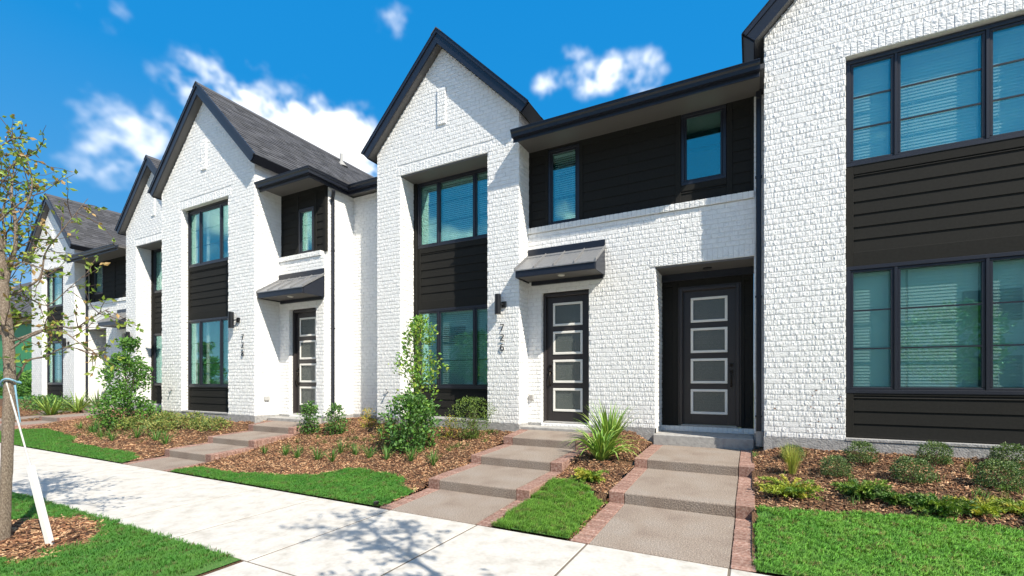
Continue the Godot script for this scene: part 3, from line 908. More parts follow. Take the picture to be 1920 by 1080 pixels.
# the recessed part between two bays, with a door under an awning, an alcove with a second door, and dark siding above.
# u runs from the side of the awning; pa owns u < half, pb the rest
func between(pa: Node3D, pb: Node3D, sa: Array, sb: Array, xl: float, xr: float, d: float, mirror: bool) -> void:
	var X := func(u: float) -> float: return xr - u if mirror else xl + u
	var f := wall_xf(0, d, "front")
	var W := xr - xl
	var sill := 4.66
	var half := 2.04
	var iv := func(a: float, b: float) -> Array:
		var p: float = X.call(a)
		var q: float = X.call(b)
		return [minf(p, q), maxf(p, q)]
	# openings
	var dr: Array = iv.call(0.30, 1.30)             # door opening in the brick
	var al: Array = iv.call(2.53, 4.10)             # alcove
	var dtop := 3.335
	var atop := 3.60
	var holes := [[dr[0], dr[1], 0.6, dtop], [al[0], al[1], 0.0, atop], [al[0] - 0.1, al[1] + 0.1, atop, atop + 0.2]]
	var ra: Array = iv.call(0.0, half)
	var rb: Array = iv.call(half, W)
	lay(sa, f, ra[0], ra[1], BRICK0, sill - 0.12, holes)
	lay(sb, f, rb[0], rb[1], BRICK0, sill - 0.12, holes)
	var cs: Array = iv.call(4.10, W)
	lay(sb, f, cs[0], cs[1], sill - 0.12, 6.2, [])
	soldiers(sb, f, maxf(al[0] - 0.1, xl + 0.01), minf(al[1] + 0.1, xr - 0.01), atop, atop + 0.2)
	var sr: Array = iv.call(0.0, 4.10)
	soldiers(sa, wall_xf(0, d - 0.03, "front"), ra[0], ra[1], sill - 0.118, sill)
	var sb2: Array = iv.call(half, 4.10)
	soldiers(sb, wall_xf(0, d - 0.03, "front"), sb2[0], sb2[1], sill - 0.118, sill)
	for o in [[pa, ra], [pb, sb2]]:
		obj("sill_slab", bx(o[1][0], o[1][1], sill - 0.115, sill - 0.004, d - 0.028, d + 0.12), M.mortar_paint, o[0])
	# walls
	var t := d + 0.11
	var a0: Array = iv.call(0.0, 0.30)
	var a1: Array = iv.call(1.30, half)
	wall_boxes(pa, [[a0[0], a0[1], 0.4, sill - 0.12, d, t], [a1[0], a1[1], 0.4, sill - 0.12, d, t], [dr[0], dr[1], dtop, sill - 0.12, d, t]])
	var b0: Array = iv.call(half, 2.53)
	wall_boxes(pb, [[b0[0], b0[1], 0.4, sill - 0.12, d, t], [al[0], al[1], atop, sill - 0.12, d, t], [cs[0], cs[1], 0.4, 6.2, d, t + 0.5]])
	# first door
	var fl := 0.055
	door(pa, dr[0] + fl + 0.005, dr[1] - fl - 0.005 + 0.02, 0.745, 3.252, d + 0.15, mirror, fl)
	obj("sill_slab", bx(dr[0], dr[1], 0.60, 0.705, d - 0.012, d + 0.25, 0.006), M.mortar_paint, pa)
	soldiers(sa, wall_xf(0, d - 0.012, "front"), dr[0], dr[1], 0.632, 0.70, 0.01)
	lay(sa, wall_xf(dr[0], d + 0.014, "right"), 0.0, 0.07, 0.72, dtop, [], [], true)
	wall_boxes(pa, [[dr[0] - 0.1, dr[0] - 0.001, 0.6, dtop, t, d + 0.35], [dr[1] + 0.001, dr[1] + 0.1, 0.6, dtop, t, d + 0.35]])
	# alcove with the second door
	var da := d + 0.70
	var inner := wall_xf(al[0], d + 0.014, "right")
	lay(sb, inner, 0.0, da - d - 0.02, BRICK0, atop, [])
	wall_boxes(pb, [[al[0] - 0.1, al[0] - 0.001, 0.4, atop, t, da + 0.1], [al[1] + 0.001, al[1] + 0.1, 0.4, atop, t, da + 0.1]])
	obj("opening_soffit", bx(al[0], al[1], atop - 0.03, atop + 0.02, d + 0.012, da + 0.1), M.soffit_paint, pb)
	obj("soffit_light", MB.new().tube([Vector3((al[0] + al[1]) / 2 + 0.05, atop - 0.03, -(d + 0.38)), Vector3((al[0] + al[1]) / 2 + 0.05, atop - 0.045, -(d + 0.38))], [0.075, 0.07], 18), M.black_metal, pb)
	obj("head_trim", bx(al[0], al[1], atop - 0.16, atop - 0.031, d + 0.62, d + 0.66, 0.004), M.trim_paint, pb)

	var ds: Array = [al[0] + 0.385, al[0] + 0.385 + 0.90]
	siding(pb, al[0] + 0.004, ds[0] - 0.085, 0.71, 3.568, da - 0.02, [0.05, 0.10, 0.0, 0.22], 0.20)
	siding(pb, ds[1] + 0.085, al[1] - 0.004, 0.71, 3.568, da - 0.02, [0.05, 0.05, 0.0, 0.22], 0.20)
	obj("trim_board", bx(ds[0] - 0.085, ds[1] + 0.085, 3.32, 3.568, da - 0.03, da + 0.05, 0.004), M.siding_paint, pb)
	door(pb, ds[0], ds[1], 0.745, 3.235, da, not mirror)
	soldiers(sb, wall_xf(0, da - 0.09, "front"), al[0], al[1], 0.615, 0.712, 0.01)
	obj("sill_slab", bx(al[0], al[1], 0.4, 0.706, da - 0.088, da + 0.1), M.mortar_paint, pb)
	# siding above the sill, with two windows
	var dsd := d + 0.07
	var w1: Array = iv.call(0.50, 1.02)
	var w2: Array = iv.call(3.05, 3.60)
	var top := 6.24
	var e0: Array = iv.call(0.0, 0.43)
	var e1: Array = iv.call(1.09, half)
	var e2: Array = iv.call(half, 2.96)
	var e3: Array = iv.call(3.69, 4.10)
	siding(pa, e0[0], e0[1], sill, top, dsd, [0.05, 0.07, 0.0, 0.12])
	siding(pa, e1[0], e1[1], sill, top, dsd, [0.07, 0.0, 0.0, 0.12])
	siding(pb, e2[0], e2[1], sill, top, dsd, [0.0, 0.09, 0.0, 0.12])
	siding(pb, e3[0], e3[1], sill, top, dsd, [0.09, 0.05, 0.0, 0.12])
	var m1: Array = iv.call(2.96, 3.69)
	siding(pb, m1[0], m1[1], sill, 4.98, dsd, [0.0, 0.0, 0.0, 0.1])
	obj("trim_board", bx(e0[1] if not mirror else e1[1], e1[0] if not mirror else e0[0], 6.20, top, dsd - 0.02, dsd + 0.05, 0.003), M.siding_paint, pa)
	window(pa, w1[0] - 0.068, w1[1] + 0.068, sill + 0.003, 6.19, dsd - 0.02, [], 2, "slats")
	window(pb, w2[0] - 0.085, w2[1] + 0.085, 4.985, 6.235, dsd - 0.02, [], 1, "none")
	# eave
	var ov := 0.62
	var g0 := d - 0.62
	obj("eave_soffit", bx(xl + 0.002, xr - 0.002 - (0.06 if not mirror else 0.0), 6.235, 6.26, g0 + 0.001, dsd + 0.10), M.soffit_paint, pb)
	obj("eave_board", bx(xl - 0.01, xr - 0.07, 6.14, 6.32, g0 - 0.02, g0, 0.003), M.trim_paint, pb)
	obj("flat_roof", MB.new().prism_x([Vector2(g0 + 0.001, 6.261), Vector2(g0 + 0.001, 6.33), Vector2(d + 5.0, 7.0), Vector2(d + 5.0, 6.261)], xl, xr), M.grey_roof, pb)
	gutter_run(pb, [Vector2(xl - 0.01, g0 - 0.021), Vector2(xr - 0.06, g0 - 0.021)], 6.335)
	# awning over the first door
	var aw: Array = iv.call(0.0, 1.63)
	awning(pa, aw[0] + 0.005, aw[1], d, 0.60, 4.07, 3.70)
	# foundation and stoops
	var fo := MB.new()
	bx(ra[0], ra[1], 0.1, BRICK0 - 0.004, d - 0.008, t, 0.0, fo)
	obj("foundation", fo, M.foundation, pa)
	fo = MB.new()
	bx(b0[0], b0[1], 0.1, BRICK0 - 0.004, d - 0.008, t, 0.0, fo)
	obj("foundation", fo, M.foundation, pb)
	obj("foundation", bx(cs[0], cs[1], 0.1, BRICK0 - 0.004, d - 0.008, t), M.foundation, pb)
	obj("stoop", bx(dr[0] - 0.42, dr[1] + 0.35, 0.2, 0.655, d - 0.36, d - 0.009, 0.012), M.stoop_concrete, pa)
	obj("stoop", bx(al[0] - 0.02, al[1] - 0.003, 0.15, 0.612, d - 0.10, da - 0.09, 0.014), M.stoop_concrete, pb)
	outlet(pa, X.call(0.09), d, 1.22)

# ------------------------------------------------------------------ ground
const WALKS := [   # x0, x1 of the concrete between the brick edges, D of each riser, D where the stoop begins, heights before/after each riser
	{"x0": -1.385, "x1": -0.165, "d": [4.235, 5.62, 7.0, 8.375], "y": [[0.004, 0.052], [0.19, 0.25], [0.39, 0.43]], "who": "pale walkway of two long steps leading to the alcove door"},
	{"x0": -3.865, "x1": -2.665, "d": [4.235, 5.20, 6.31, 7.41, 8.115], "y": [[0.004, 0.045], [0.18, 0.215], [0.35, 0.39], [0.53, 0.60]], "who": "walkway of three steps leading to the door under the awning of 726"},
	{"x0": -10.28, "x1": -9.05, "d": [4.235, 4.93, 5.76, 6.66, 7.22], "y": [[0.004, 0.04], [0.18, 0.215], [0.345, 0.385], [0.525, 0.58]], "who": "stepped walkway leading to the door of 728"},
	{"x0": -21.08, "x1": -19.88, "d": [4.235, 5.20, 6.31, 7.41, 8.115], "y": [[0.004, 0.045], [0.18, 0.215], [0.35, 0.39], [0.53, 0.60]], "who": "far stepped walkway behind the yuccas"},
	{"x0": -23.55, "x1": -22.33, "d": [4.235, 5.62, 7.0, 8.375], "y": [[0.004, 0.052], [0.19, 0.25], [0.39, 0.43]], "who": "farthest stepped walkway"},
]
const EDGE := 0.198

var gn := FastNoiseLite.new()

func facade(x: float) -> float:
	var a := smoothstep(-15.6, -15.0, x) * (1.0 - smoothstep(-10.7, -10.4, x))
	var b := smoothstep(-10.7, -10.4, x) * (1.0 - smoothstep(-9.0, -8.5, x))
	return 8.1 - 1.15 * a - 0.5 * b

func walk_y(w: Dictionary, d: float) -> float:
	for k in w.y.size():
		if d < w.d[k + 1] or k == w.y.size() - 1:
			return lerpf(w.y[k][0], w.y[k][1], clampf((d - w.d[k]) / (w.d[k + 1] - w.d[k]), 0.0, 1.0))
	return 0.0

func gy(x: float, d: float) -> float:
	var s := clampf((d - 4.25) / (facade(x) - 4.25), 0.0, 1.15)
	var y := 0.005 + 0.54 * pow(s, 1.4)
	y += gn.get_noise_2d(x * 1.0, d * 1.0) * 0.035 * smoothstep(0.0, 0.25, s)
	for w in WALKS:
		var o: float = maxf(w.x0 - EDGE - x, x - w.x1 - EDGE)
		if o < 0.4:
			var wy := walk_y(w, d)
			y = lerpf(minf(y, wy + 0.015), y, smoothstep(0.0, 0.4, maxf(o, 0.0)))
	return y

func in_walk(x: float, d: float) -> bool:
	for w in WALKS:
		if x > w.x0 - EDGE + 0.01 and x < w.x1 + EDGE - 0.01 and d < w.d[-1] + 0.2:
			return true
	return false

func in_house(x: float, d: float) -> bool:
	if x > -14.85 and x < -10.6:
		return d > 6.94
	if x >= -10.6 and x < -9.0:
		return d > 7.58
	if (x > -7.8 and x < -4.06) or x > 0.16 or (x > -19.7 and x < -15.9) or (x > -28.1 and x < -23.8):
		return d > 8.08
	return d > 8.48

var LAWNS := [
	[[Vector2(-8.84, 4.24), Vector2(-8.62, 4.62), Vector2(-7.6, 4.58), Vector2(-6.6, 4.80), Vector2(-6.1, 4.94), Vector2(-5.9, 5.46), Vector2(-5.15, 5.42), Vector2(-4.55, 5.30), Vector2(-4.4, 5.0), Vector2(-4.075, 4.93), Vector2(-4.075, 4.24)], "strip of bright lawn between the walkways of 726 and 728"],
	[[Vector2(-19.5, 4.24), Vector2(-19.3, 5.3), Vector2(-18.2, 5.6), Vector2(-15.2, 5.2), Vector2(-14.3, 4.80), Vector2(-11.5, 4.78), Vector2(-10.7, 4.6), Vector2(-10.50, 4.24)], "strip of bright lawn before the tall shrub beside 728"],
	[[Vector2(-2.455, 4.24), Vector2(-2.455, 5.98), Vector2(-2.1, 5.93), Vector2(-1.60, 5.42), Vector2(-1.60, 4.24)], "small patch of lawn between the two stepped walkways"],
	[[Vector2(0.045, 4.24), Vector2(0.045, 5.72), Vector2(1.0, 5.93), Vector2(1.65, 5.98), Vector2(2.3, 5.93), Vector2(6.5, 6.0), Vector2(6.5, 4.24)], "lawn in front of the round clipped shrubs"],
	[[Vector2(-30, 0.62), Vector2(-30, 2.44), Vector2(-3.93, 2.44), Vector2(-3.93, 0.62)], "lawn of the street verge round the staked tree"],
]

func in_poly(k: int, x: float, d: float) -> bool:
	return Geometry2D.is_point_in_polygon(Vector2(x, d), PackedVector2Array(LAWNS[k][0]))

func ring(x: float, d: float) -> float:     # < 1 inside the mulch round the tree
	return Vector2((x + 6.45) / 0.85, (d - 1.72) / 0.62).length() + gn.get_noise_2d(x * 3, d * 3) * 0.25

func vy(x: float, d: float) -> float:       # ground height of the verge
	return 0.0 + (0.035 * (1.0 - smoothstep(0.6, 1.0, ring(x, d))) if x > -8 else 0.0)

func height_at(x: float, d: float) -> float:
	return gy(x, d) if d > 4.2 else vy(x, d)

func sheet(x0: float, x1: float, d0: float, d1: float, step: float, f: Callable, keep: Callable) -> MB:
	var m := MB.new()
	var nx := int(ceil((x1 - x0) / step))
	var nd := int(ceil((d1 - d0) / step))
	var sx := (x1 - x0) / nx
	var sd := (d1 - d0) / nd
	var p := []
	for j in nd + 1:
		for i in nx + 1:
			var x := x0 + i * sx
			var d := d0 + j * sd
			p.append(Vector3(x, f.call(x, d), -d))
	for j in nd:
		for i in nx:
			if keep.call(x0 + (i + 0.5) * sx, d0 + (j + 0.5) * sd):
				var a := j * (nx + 1) + i
				m.quad(p[a], p[a + 1], p[a + nx + 2], p[a + nx + 1])
	return m

func build_ground() -> void:
	gn.seed = 77; gn.frequency = 1.1; gn.fractal_octaves = 3
	# the wide ground
	struct("ground", MB.new().box(Vector3(-320, -0.6, -320), Vector3(320, -0.16, 320)), M.earth)
	struct("street", MB.new().box(Vector3(-120, -0.159, 0.30), Vector3(120, -0.13, 9.3)), M.street_concrete)
	for k in [0, 1]:
		var z: float = [-0.42, 9.31][k]
		struct("kerb", MB.new().cbox(Vector3(-120, -0.159, minf(z, z + 0.7)), Vector3(120, 0.0, maxf(z, z + 0.7)) if k else Vector3(120, 0.0, z + 0.70), 0.02), M.concrete_white)
	struct("far_verge", MB.new().box(Vector3(-120, -0.159, 10.02), Vector3(120, 0.02, 60)), M.earth)
	# front gardens
	var yard := sheet(-40.0, 8.0, 4.228, 9.2, 0.1, func(x, d): return gy(x, d) - (0.06 if d < 6.2 and (in_poly(0, x, d) or in_poly(1, x, d) or in_poly(2, x, d) or in_poly(3, x, d)) else 0.0), func(x, d): return not in_walk(x, d) and not in_house(x, d - 0.12))
	struct("mulch_bed", yard, M.mulch_soil)
	var verge := sheet(-30.0, 6.0, 0.42, 2.448, 0.1, vy, func(_x, _d): return true)
	struct("verge", verge, M.mulch_soil)
	# sidewalk slabs
	var sw := struct("sidewalk", MB.new().box(Vector3(-60, -0.15, -4.225), Vector3(8, -0.004, -2.455)), M.joint_dirt)
	var k := -6
	var x1 := 7.25
	while x1 > -50:
		var x0 := x1 - 1.236
		obj("slab", MB.new().cbox(Vector3(x0 + 0.011, -0.14, -4.222), Vector3(x1 - 0.011, 0.0, -2.462), 0.003), M.concrete_white, sw)
		x1 = x0
	for q in 3:
		obj("slab", MB.new().cbox(Vector3(-3.905 + q * 1.236 + 0.006, -0.14, -2.446), Vector3(-3.905 + (q + 1) * 1.236 - 0.006, 0.001, -0.43), 0.003), M.concrete_white, sw)
	# walkways with brick edges
	for w in WALKS:
		var near: bool = w.x0 > -12
		var root: MeshInstance3D = null
		for i in w.y.size():
			var d0: float = w.d[i] + (0.004 if i == 0 else 0.0)
			var d1: float = w.d[i + 1] + (0.08 if i < w.y.size() - 1 else 0.0)
			var y0: float = w.y[i][0]
			var y1: float = lerpf(w.y[i][0], w.y[i][1], (d1 - d0) / (w.d[i + 1] - w.d[i]))
			var s := MB.new()
			var c := 0.018
			s.prism_x([Vector2(d0 + 0.006, y0 - 0.25), Vector2(d1, y0 - 0.25), Vector2(d1, y1), Vector2(d0 + c, y0 + 0.001), Vector2(d0 + 0.005, y0 - 0.006), Vector2(d0, y0 - c)], w.x0 + 0.004, w.x1 - 0.004)
			if root == null:
				root = struct("walkway", s, M.aggregate)
			else:
				obj("tread", s, M.aggregate, root)
			# bricks laid across, three courses deep at a riser
			for side in [0, 1]:
				var e0: float = (w.x0 - EDGE) if side == 0 else w.x1
				var cnt := int(round((d1 - 0.08 * (1 if i < w.y.size() - 1 else 0) - d0) / 0.0735))
				var bw: float = ((w.d[i + 1] if i < w.y.size() - 1 else d1) - d0) / cnt
				if near:
					for b in cnt:
						var dc := d0 + (b + 0.5) * bw
						var yc := lerpf(y0, y1, (dc - d0) / (d1 - d0))
						var hh := 0.155 if i > 0 else 0.08
						var mm := MB.new().cxbox(Transform3D(Basis(Vector3.UP, rng.randf_range(-0.012, 0.012)), Vector3(e0 + EDGE / 2 + rng.randf_range(-0.003, 0.003), yc - hh / 2 + rng.randf_range(-0.002, 0.003), -dc)), Vector3(EDGE - 0.006, hh, bw - 0.006), 0.006)
						obj("edging_brick", mm, M["edge_brick_%d" % (rng.randi() % 4)], root)
					if i > 0:
						obj("edging_base", bx(e0 + 0.006, e0 + EDGE - 0.006, y0 - 0.30, y0 - 0.157, d0 + 0.01, d1), M.edge_brick_0, root)
				else:
					obj("brick_edging", MB.new().prism_x([Vector2(d0, y0 - 0.25), Vector2(d1, y0 - 0.25), Vector2(d1, y1), Vector2(d0, y0)], e0, e0 + EDGE), M.edge_brick_1, root)
	# lawns
	for n in LAWNS.size():
		var lo := Vector2(1e9, 1e9)
		var hi := -lo
		for p in LAWNS[n][0]:
			lo = lo.min(p); hi = hi.max(p)
		var ly := func(x, d): return height_at(x, d) + 0.012
		var kp := func(x, d): return in_poly(n, x, d) and (n != 4 or ring(x, d) > 1.0)
		var l := sheet(lo.x, hi.x, lo.y, hi.y, 0.06 if n != 4 else 0.08, ly, kp)
		struct("lawn", l, M.lawn_soil)

func multi(called: String, mesh: Mesh, material: Material, xf: Array, cols: Array, label: String, category: String) -> void:
	var mm := MultiMesh.new()
	mm.transform_format = MultiMesh.TRANSFORM_3D
	mm.use_colors = true
	mm.mesh = mesh
	mm.instance_count = xf.size()
	for i in xf.size():
		mm.set_instance_transform(i, xf[i])
		mm.set_instance_color(i, cols[i])
	var o := MultiMeshInstance3D.new()
	o.name = numbered(called)
	o.multimesh = mm
	o.material_override = material
	add_child(o)
	o.set_meta("kind", "stuff")
	tag(o, label, category)

func tuft_mesh(sd: int, blades: int, spread: float, hgt: float, wid: float) -> ArrayMesh:
	var r := RandomNumberGenerator.new()
	r.seed = sd
	var m := MB.new()
	for k in blades:
		var a := r.randf() * TAU
		var b := Vector3(cos(a), 0, sin(a)) * spread * sqrt(r.randf())
		var h := hgt * r.randf_range(0.55, 1.1)
		var a2 := r.randf() * TAU
		var ln := Vector3(cos(a2), 0, sin(a2)) * h * r.randf_range(0.2, 1.05)
		var side := Vector3(-sin(a2), 0, cos(a2)) * wid
		var mid := b + Vector3.UP * h * 0.6 + ln * 0.35
		var tip := b + Vector3.UP * h * 0.95 + ln
		var nn := (Vector3.UP * 0.8 + ln.normalized() * 0.5).normalized()
		m.squad(b - side, b + side, mid + side * 0.7, mid - side * 0.7, nn, nn, nn, nn)
		m.stri(mid - side * 0.7, mid + side * 0.7, tip, nn, nn, nn)
	return m.mesh()

func build_grass() -> void:
	var tufts := [tuft_mesh(1, 13, 0.030, 0.036, 0.0024), tuft_mesh(2, 13, 0.030, 0.034, 0.0024), tuft_mesh(3, 11, 0.032, 0.046, 0.0024)]
	for n in LAWNS.size():
		var lo := Vector2(1e9, 1e9)
		var hi := -lo
		for p in LAWNS[n][0]:
			lo = lo.min(p); hi = hi.max(p)
		if n == 4:
			lo.x = -13.0
		if n == 3:
			hi.x = 4.0
		var dens: float = [1700.0, 1000.0, 2300.0, 2000.0, 1500.0][n]
		var xf := []
		var cols := []
		var cnt := int((hi.x - lo.x) * (hi.y - lo.y) * dens)
		for i in cnt:
			var x := rng.randf_range(lo.x - 0.03, hi.x + 0.03)
			var d := rng.randf_range(lo.y, hi.y + 0.05)
			var jx := x + rng.randf_range(-0.04, 0.04)
			var jd := d + rng.randf_range(-0.04, 0.04)
			if not in_poly(n, jx, jd) or in_walk(x, d):
				continue
			if n == 4 and ring(x, d) < 1.0 + rng.randf_range(-0.08, 0.05):
				continue
			var patch := gn.get_noise_2d(x * 2.5 + 40, d * 2.5)
			var dry := gn.get_noise_2d(x * 5.0 - 30, d * 5.0 + 9)
			var c := Color(0.14, 0.45, 0.06).lerp(Color(0.23, 0.54, 0.08), clampf(patch + 0.5, 0, 1))
			if n == 2 or n == 3:
				c = c.lerp(Color(0.28, 0.50, 0.055), 0.6 if n == 2 else 0.2)
			if dry > 0.24 and rng.randf() < 0.35:
				c = Color(0.34, 0.30, 0.11)
			c = c * rng.randf_range(0.75, 1.25)
			var s := rng.randf_range(0.7, 1.25)
			xf.append(Transform3D(Basis(Vector3.UP, rng.randf() * TAU).scaled(Vector3(s, s, s)), Vector3(x, height_at(x, d) + 0.008, -d)))
			cols.append(c)
		multi("grass", tufts[n % 3], M.grass, xf, cols, "short mown grass blades, " + LAWNS[n][1], "grass")

func build_mulch() -> void:
	var chips := MB.new()
	chips.cxbox(Transform3D(), Vector3(1, 0.16, 0.2), 0.05)
	var xf := []
	var cols := []
	var pal := [Color(.092, .042, .022), Color(.145, .067, .033), Color(.20, .10, .05), Color(.26, .145, .075), Color(.055, .026, .015), Color(.35, .225, .13)]
	var zones := [[-9.0, -1.5, 4.3, 8.5, 1500.0], [0.0, 3.6, 5.5, 8.1, 1500.0], [-19.5, -9.0, 4.4, 7.6, 800.0], [-29.0, -19.5, 4.5, 8.4, 330.0], [-7.5, -5.4, 1.0, 2.4, 1900.0]]
	for zi in zones.size():
		var z: Array = zones[zi]
		var cnt := int((z[1] - z[0]) * (z[3] - z[2]) * z[4])
		for i in cnt:
			var x := rng.randf_range(z[0], z[1])
			var d := rng.randf_range(z[2], z[3])
			if zi < 4:
				if in_walk(x, d) or in_house(x, d):
					continue
				var grassy := false
				for n in 4:
					if in_poly(n, x, d):
						grassy = true
						break
				if grassy:
					continue
			elif ring(x, d) > 1.06:
				continue
			var ln := rng.randf_range(0.018, 0.066) * (0.8 if zi < 2 else 1.0)
			var bs := Basis(Vector3.UP, rng.randf() * TAU) * Basis(Vector3.BACK, rng.randf_range(-0.45, 0.45)) * Basis(Vector3.RIGHT, rng.randf() * TAU)
			var wd := rng.randf_range(0.035, 0.075)
			bs = bs.scaled_local(Vector3(ln, wd, wd))
			xf.append(Transform3D(bs, Vector3(x, height_at(x, d) + rng.randf_range(0.0, 0.022), -d)))
			var tone := gn.get_noise_2d(x * 1.6, d * 1.6 + 50)
			cols.append((pal[rng.randi() % pal.size()] as Color) * rng.randf_range(1.0, 1.8) * (1.0 + 0.5 * tone))
	multi("mulch", chips.mesh(), M.chip, xf, cols, "brown shredded bark mulch covering the planting beds", "mulch")

# ------------------------------------------------------------------ plants
func leaf(m: MB, p: Vector3, dirv: Vector3, side: Vector3, ln: float, wd: float) -> void:
	var s := side * wd * 0.5
	var up := dirv.cross(side).normalized() * wd * 0.18
	var mid := p + dirv * ln * 0.45
	var tip := p + dirv * ln
	m.tri(p, mid + s + up, tip)
	m.tri(p, tip, mid - s + up)

func rdir(r: RandomNumberGenerator) -> Vector3:
	var y := r.randf_range(-1, 1)
	var a := r.randf() * TAU
	var q := sqrt(1 - y * y)
	return Vector3(cos(a) * q, y, sin(a) * q)

func pick(r: RandomNumberGenerator, pal: Array) -> Color:
	var c: Color = pal[r.randi() % pal.size()]
	var k := r.randf_range(1.15, 2.0)
	return Color(c.r * k, c.g * k, c.b * k)

# a bush whose outline radius at height fraction t is prof.call(t)
func bush_mesh(sd: int, hgt: float, prof: Callable, count: int, ln: float, wd: float, pal: Array, shell := 0.55, upright := 0.4) -> ArrayMesh:
	var r := RandomNumberGenerator.new()
	r.seed = sd
	var nz := noise(sd, 3.2 / maxf(hgt, 0.4), 2)
	var m := MB.new()
	m.colored = true
	var made := 0
	var guard := 0
	while made < count and guard < count * 6:
		guard += 1
		var t := r.randf()
		var rad: float = prof.call(t)
		if r.randf() > rad * 1.6 / maxf(prof.call(0.3), 0.05):
			continue
		var a := r.randf() * TAU
		var q := pow(r.randf(), shell)
		var p := Vector3(cos(a) * rad * q, t * hgt, sin(a) * rad * q)
		var lump := nz.get_noise_3dv(p * 1.0)
		if lump < -0.12 and q > 0.35:
			continue
		p += Vector3(cos(a), 0.3, sin(a)) * lump * rad * 0.45
		p += rdir(r) * ln * 0.8
		p.y = maxf(p.y, 0.02)
		var out := (Vector3(cos(a), 0, sin(a)) * (1.0 - upright) + Vector3.UP * upright + rdir(r) * 0.7).normalized()
		var side := out.cross(rdir(r)).normalized()
		m.col = pick(r, pal)
		leaf(m, p, out, side, ln * r.randf_range(0.6, 1.2), wd * r.randf_range(0.7, 1.2))
		made += 1
	return m.mesh()

func stems_mesh(sd: int, hgt: float, spread: float, count: int, rad: float) -> ArrayMesh:
	var r := RandomNumberGenerator.new()
	r.seed = sd
	var m := MB.new()
	for k in count:
		var a := r.randf() * TAU
		var o := Vector3(cos(a), 0, sin(a))
		var top := o * spread * r.randf_range(0.2, 0.9) + Vector3.UP * hgt * r.randf_range(0.55, 0.9)
		m.tube([o * 0.02 - Vector3.UP * 0.03, top * Vector3(0.3, 0.45, 0.3), top], [rad, rad * 0.7, rad * 0.25], 5)
	return m.mesh()

func plant(called: String, label: String, category: String, x: float, d: float, foliage: Mesh, stems: Mesh, group := "", s := 1.0) -> Node3D:
	var o := thing(called, label, category, Vector3(x, height_at(x, d) + 0.004, -d), group)
	var f := MeshInstance3D.new()
	f.name = "foliage"; f.mesh = foliage; f.material_override = M.leaf
	o.add_child(f)
	if stems:
		var t := MeshInstance3D.new()
		t.name = "stems"; t.mesh = stems; t.material_override = M.twig
		o.add_child(t)
	o.rotation.y = rng.randf() * TAU
	o.scale = Vector3.ONE * s
	return o

func blade(m: MB, p: Vector3, az: float, ln: float, wd: float, lift: float, droop: float, inner: Color, outer: Color) -> void:
	var h := Vector3(cos(az), 0, sin(az))
	var side := Vector3(-sin(az), 0, cos(az))
	var pts := []
	var ws := []
	var segs := 5
	var pos := p
	for i in segs + 1:
		var t := float(i) / segs
		pts.append(pos)
		ws.append(wd * (0.55 + 0.9 * t if t < 0.5 else 2.0 * (1.0 - t) + 0.02))
		var el := lift - droop * t * t
		pos += (h * cos(el) + Vector3.UP * sin(el)) * ln / segs
	for i in segs:
		var a: Vector3 = pts[i]
		var b: Vector3 = pts[i + 1]
		var sa: Vector3 = side * ws[i] * 0.5
		var sb: Vector3 = side * ws[i + 1] * 0.5
		var ga: Vector3 = Vector3.UP * ws[i] * 0.22
		var gb: Vector3 = Vector3.UP * ws[i + 1] * 0.22
		m.col = outer
		m.quad(a - sa + ga, a - sa * 0.45, b - sb * 0.45, b - sb + gb)
		m.quad(a + sa * 0.45, a + sa + ga, b + sb + gb, b + sb * 0.45)
		m.col = inner
		m.quad(a - sa * 0.45, a + sa * 0.45, b + sb * 0.45, b - sb * 0.45)

func rosette_mesh(sd: int, count: int, ln: float, wd: float, lift: Vector2, droop: Vector2, inner: Array, outer: Array) -> ArrayMesh:
	var r := RandomNumberGenerator.new()
	r.seed = sd
	var m := MB.new()
	m.colored = true
	for k in count:
		var az := r.randf() * TAU
		blade(m, Vector3(cos(az), 0, sin(az)) * r.randf() * ln * 0.1, az, ln * r.randf_range(0.65, 1.1), wd * r.randf_range(0.8, 1.15), r.randf_range(lift.x, lift.y), r.randf_range(droop.x, droop.y), pick(r, inner), pick(r, outer))
	return m.mesh()

func juniper_mesh(sd: int, reach: float, rise: float, arms: int, pal: Array) -> ArrayMesh:
	var r := RandomNumberGenerator.new()
	r.seed = sd
	var m := MB.new()
	m.colored = true
	for k in arms:
		var az := r.randf() * TAU
		var h := Vector3(cos(az), 0, sin(az))
		var ln := reach * r.randf_range(0.45, 1.1)
		var el := r.randf_range(0.15, 0.9) * rise / maxf(reach, 0.1) * 2.2
		var pos := Vector3.UP * r.randf_range(0.0, 0.06)
		var n := 16
		var base := pick(r, pal)
		for i in n:
			var t := float(i) / n
			var e := el * (1.0 - 1.2 * t)
			var dirv := (h * cos(e) + Vector3.UP * sin(e)).normalized()
			pos += dirv * ln / n
			for q in 5:
				var s := (dirv * 0.9 + rdir(r) * 0.85).normalized()
				var kq := r.randf_range(0.7, 1.3)
				m.col = Color(base.r * kq, base.g * kq, base.b * kq)
				leaf(m, pos, s, s.cross(rdir(r)).normalized(), 0.045 * r.randf_range(0.6, 1.2), 0.013)
	return m.mesh()

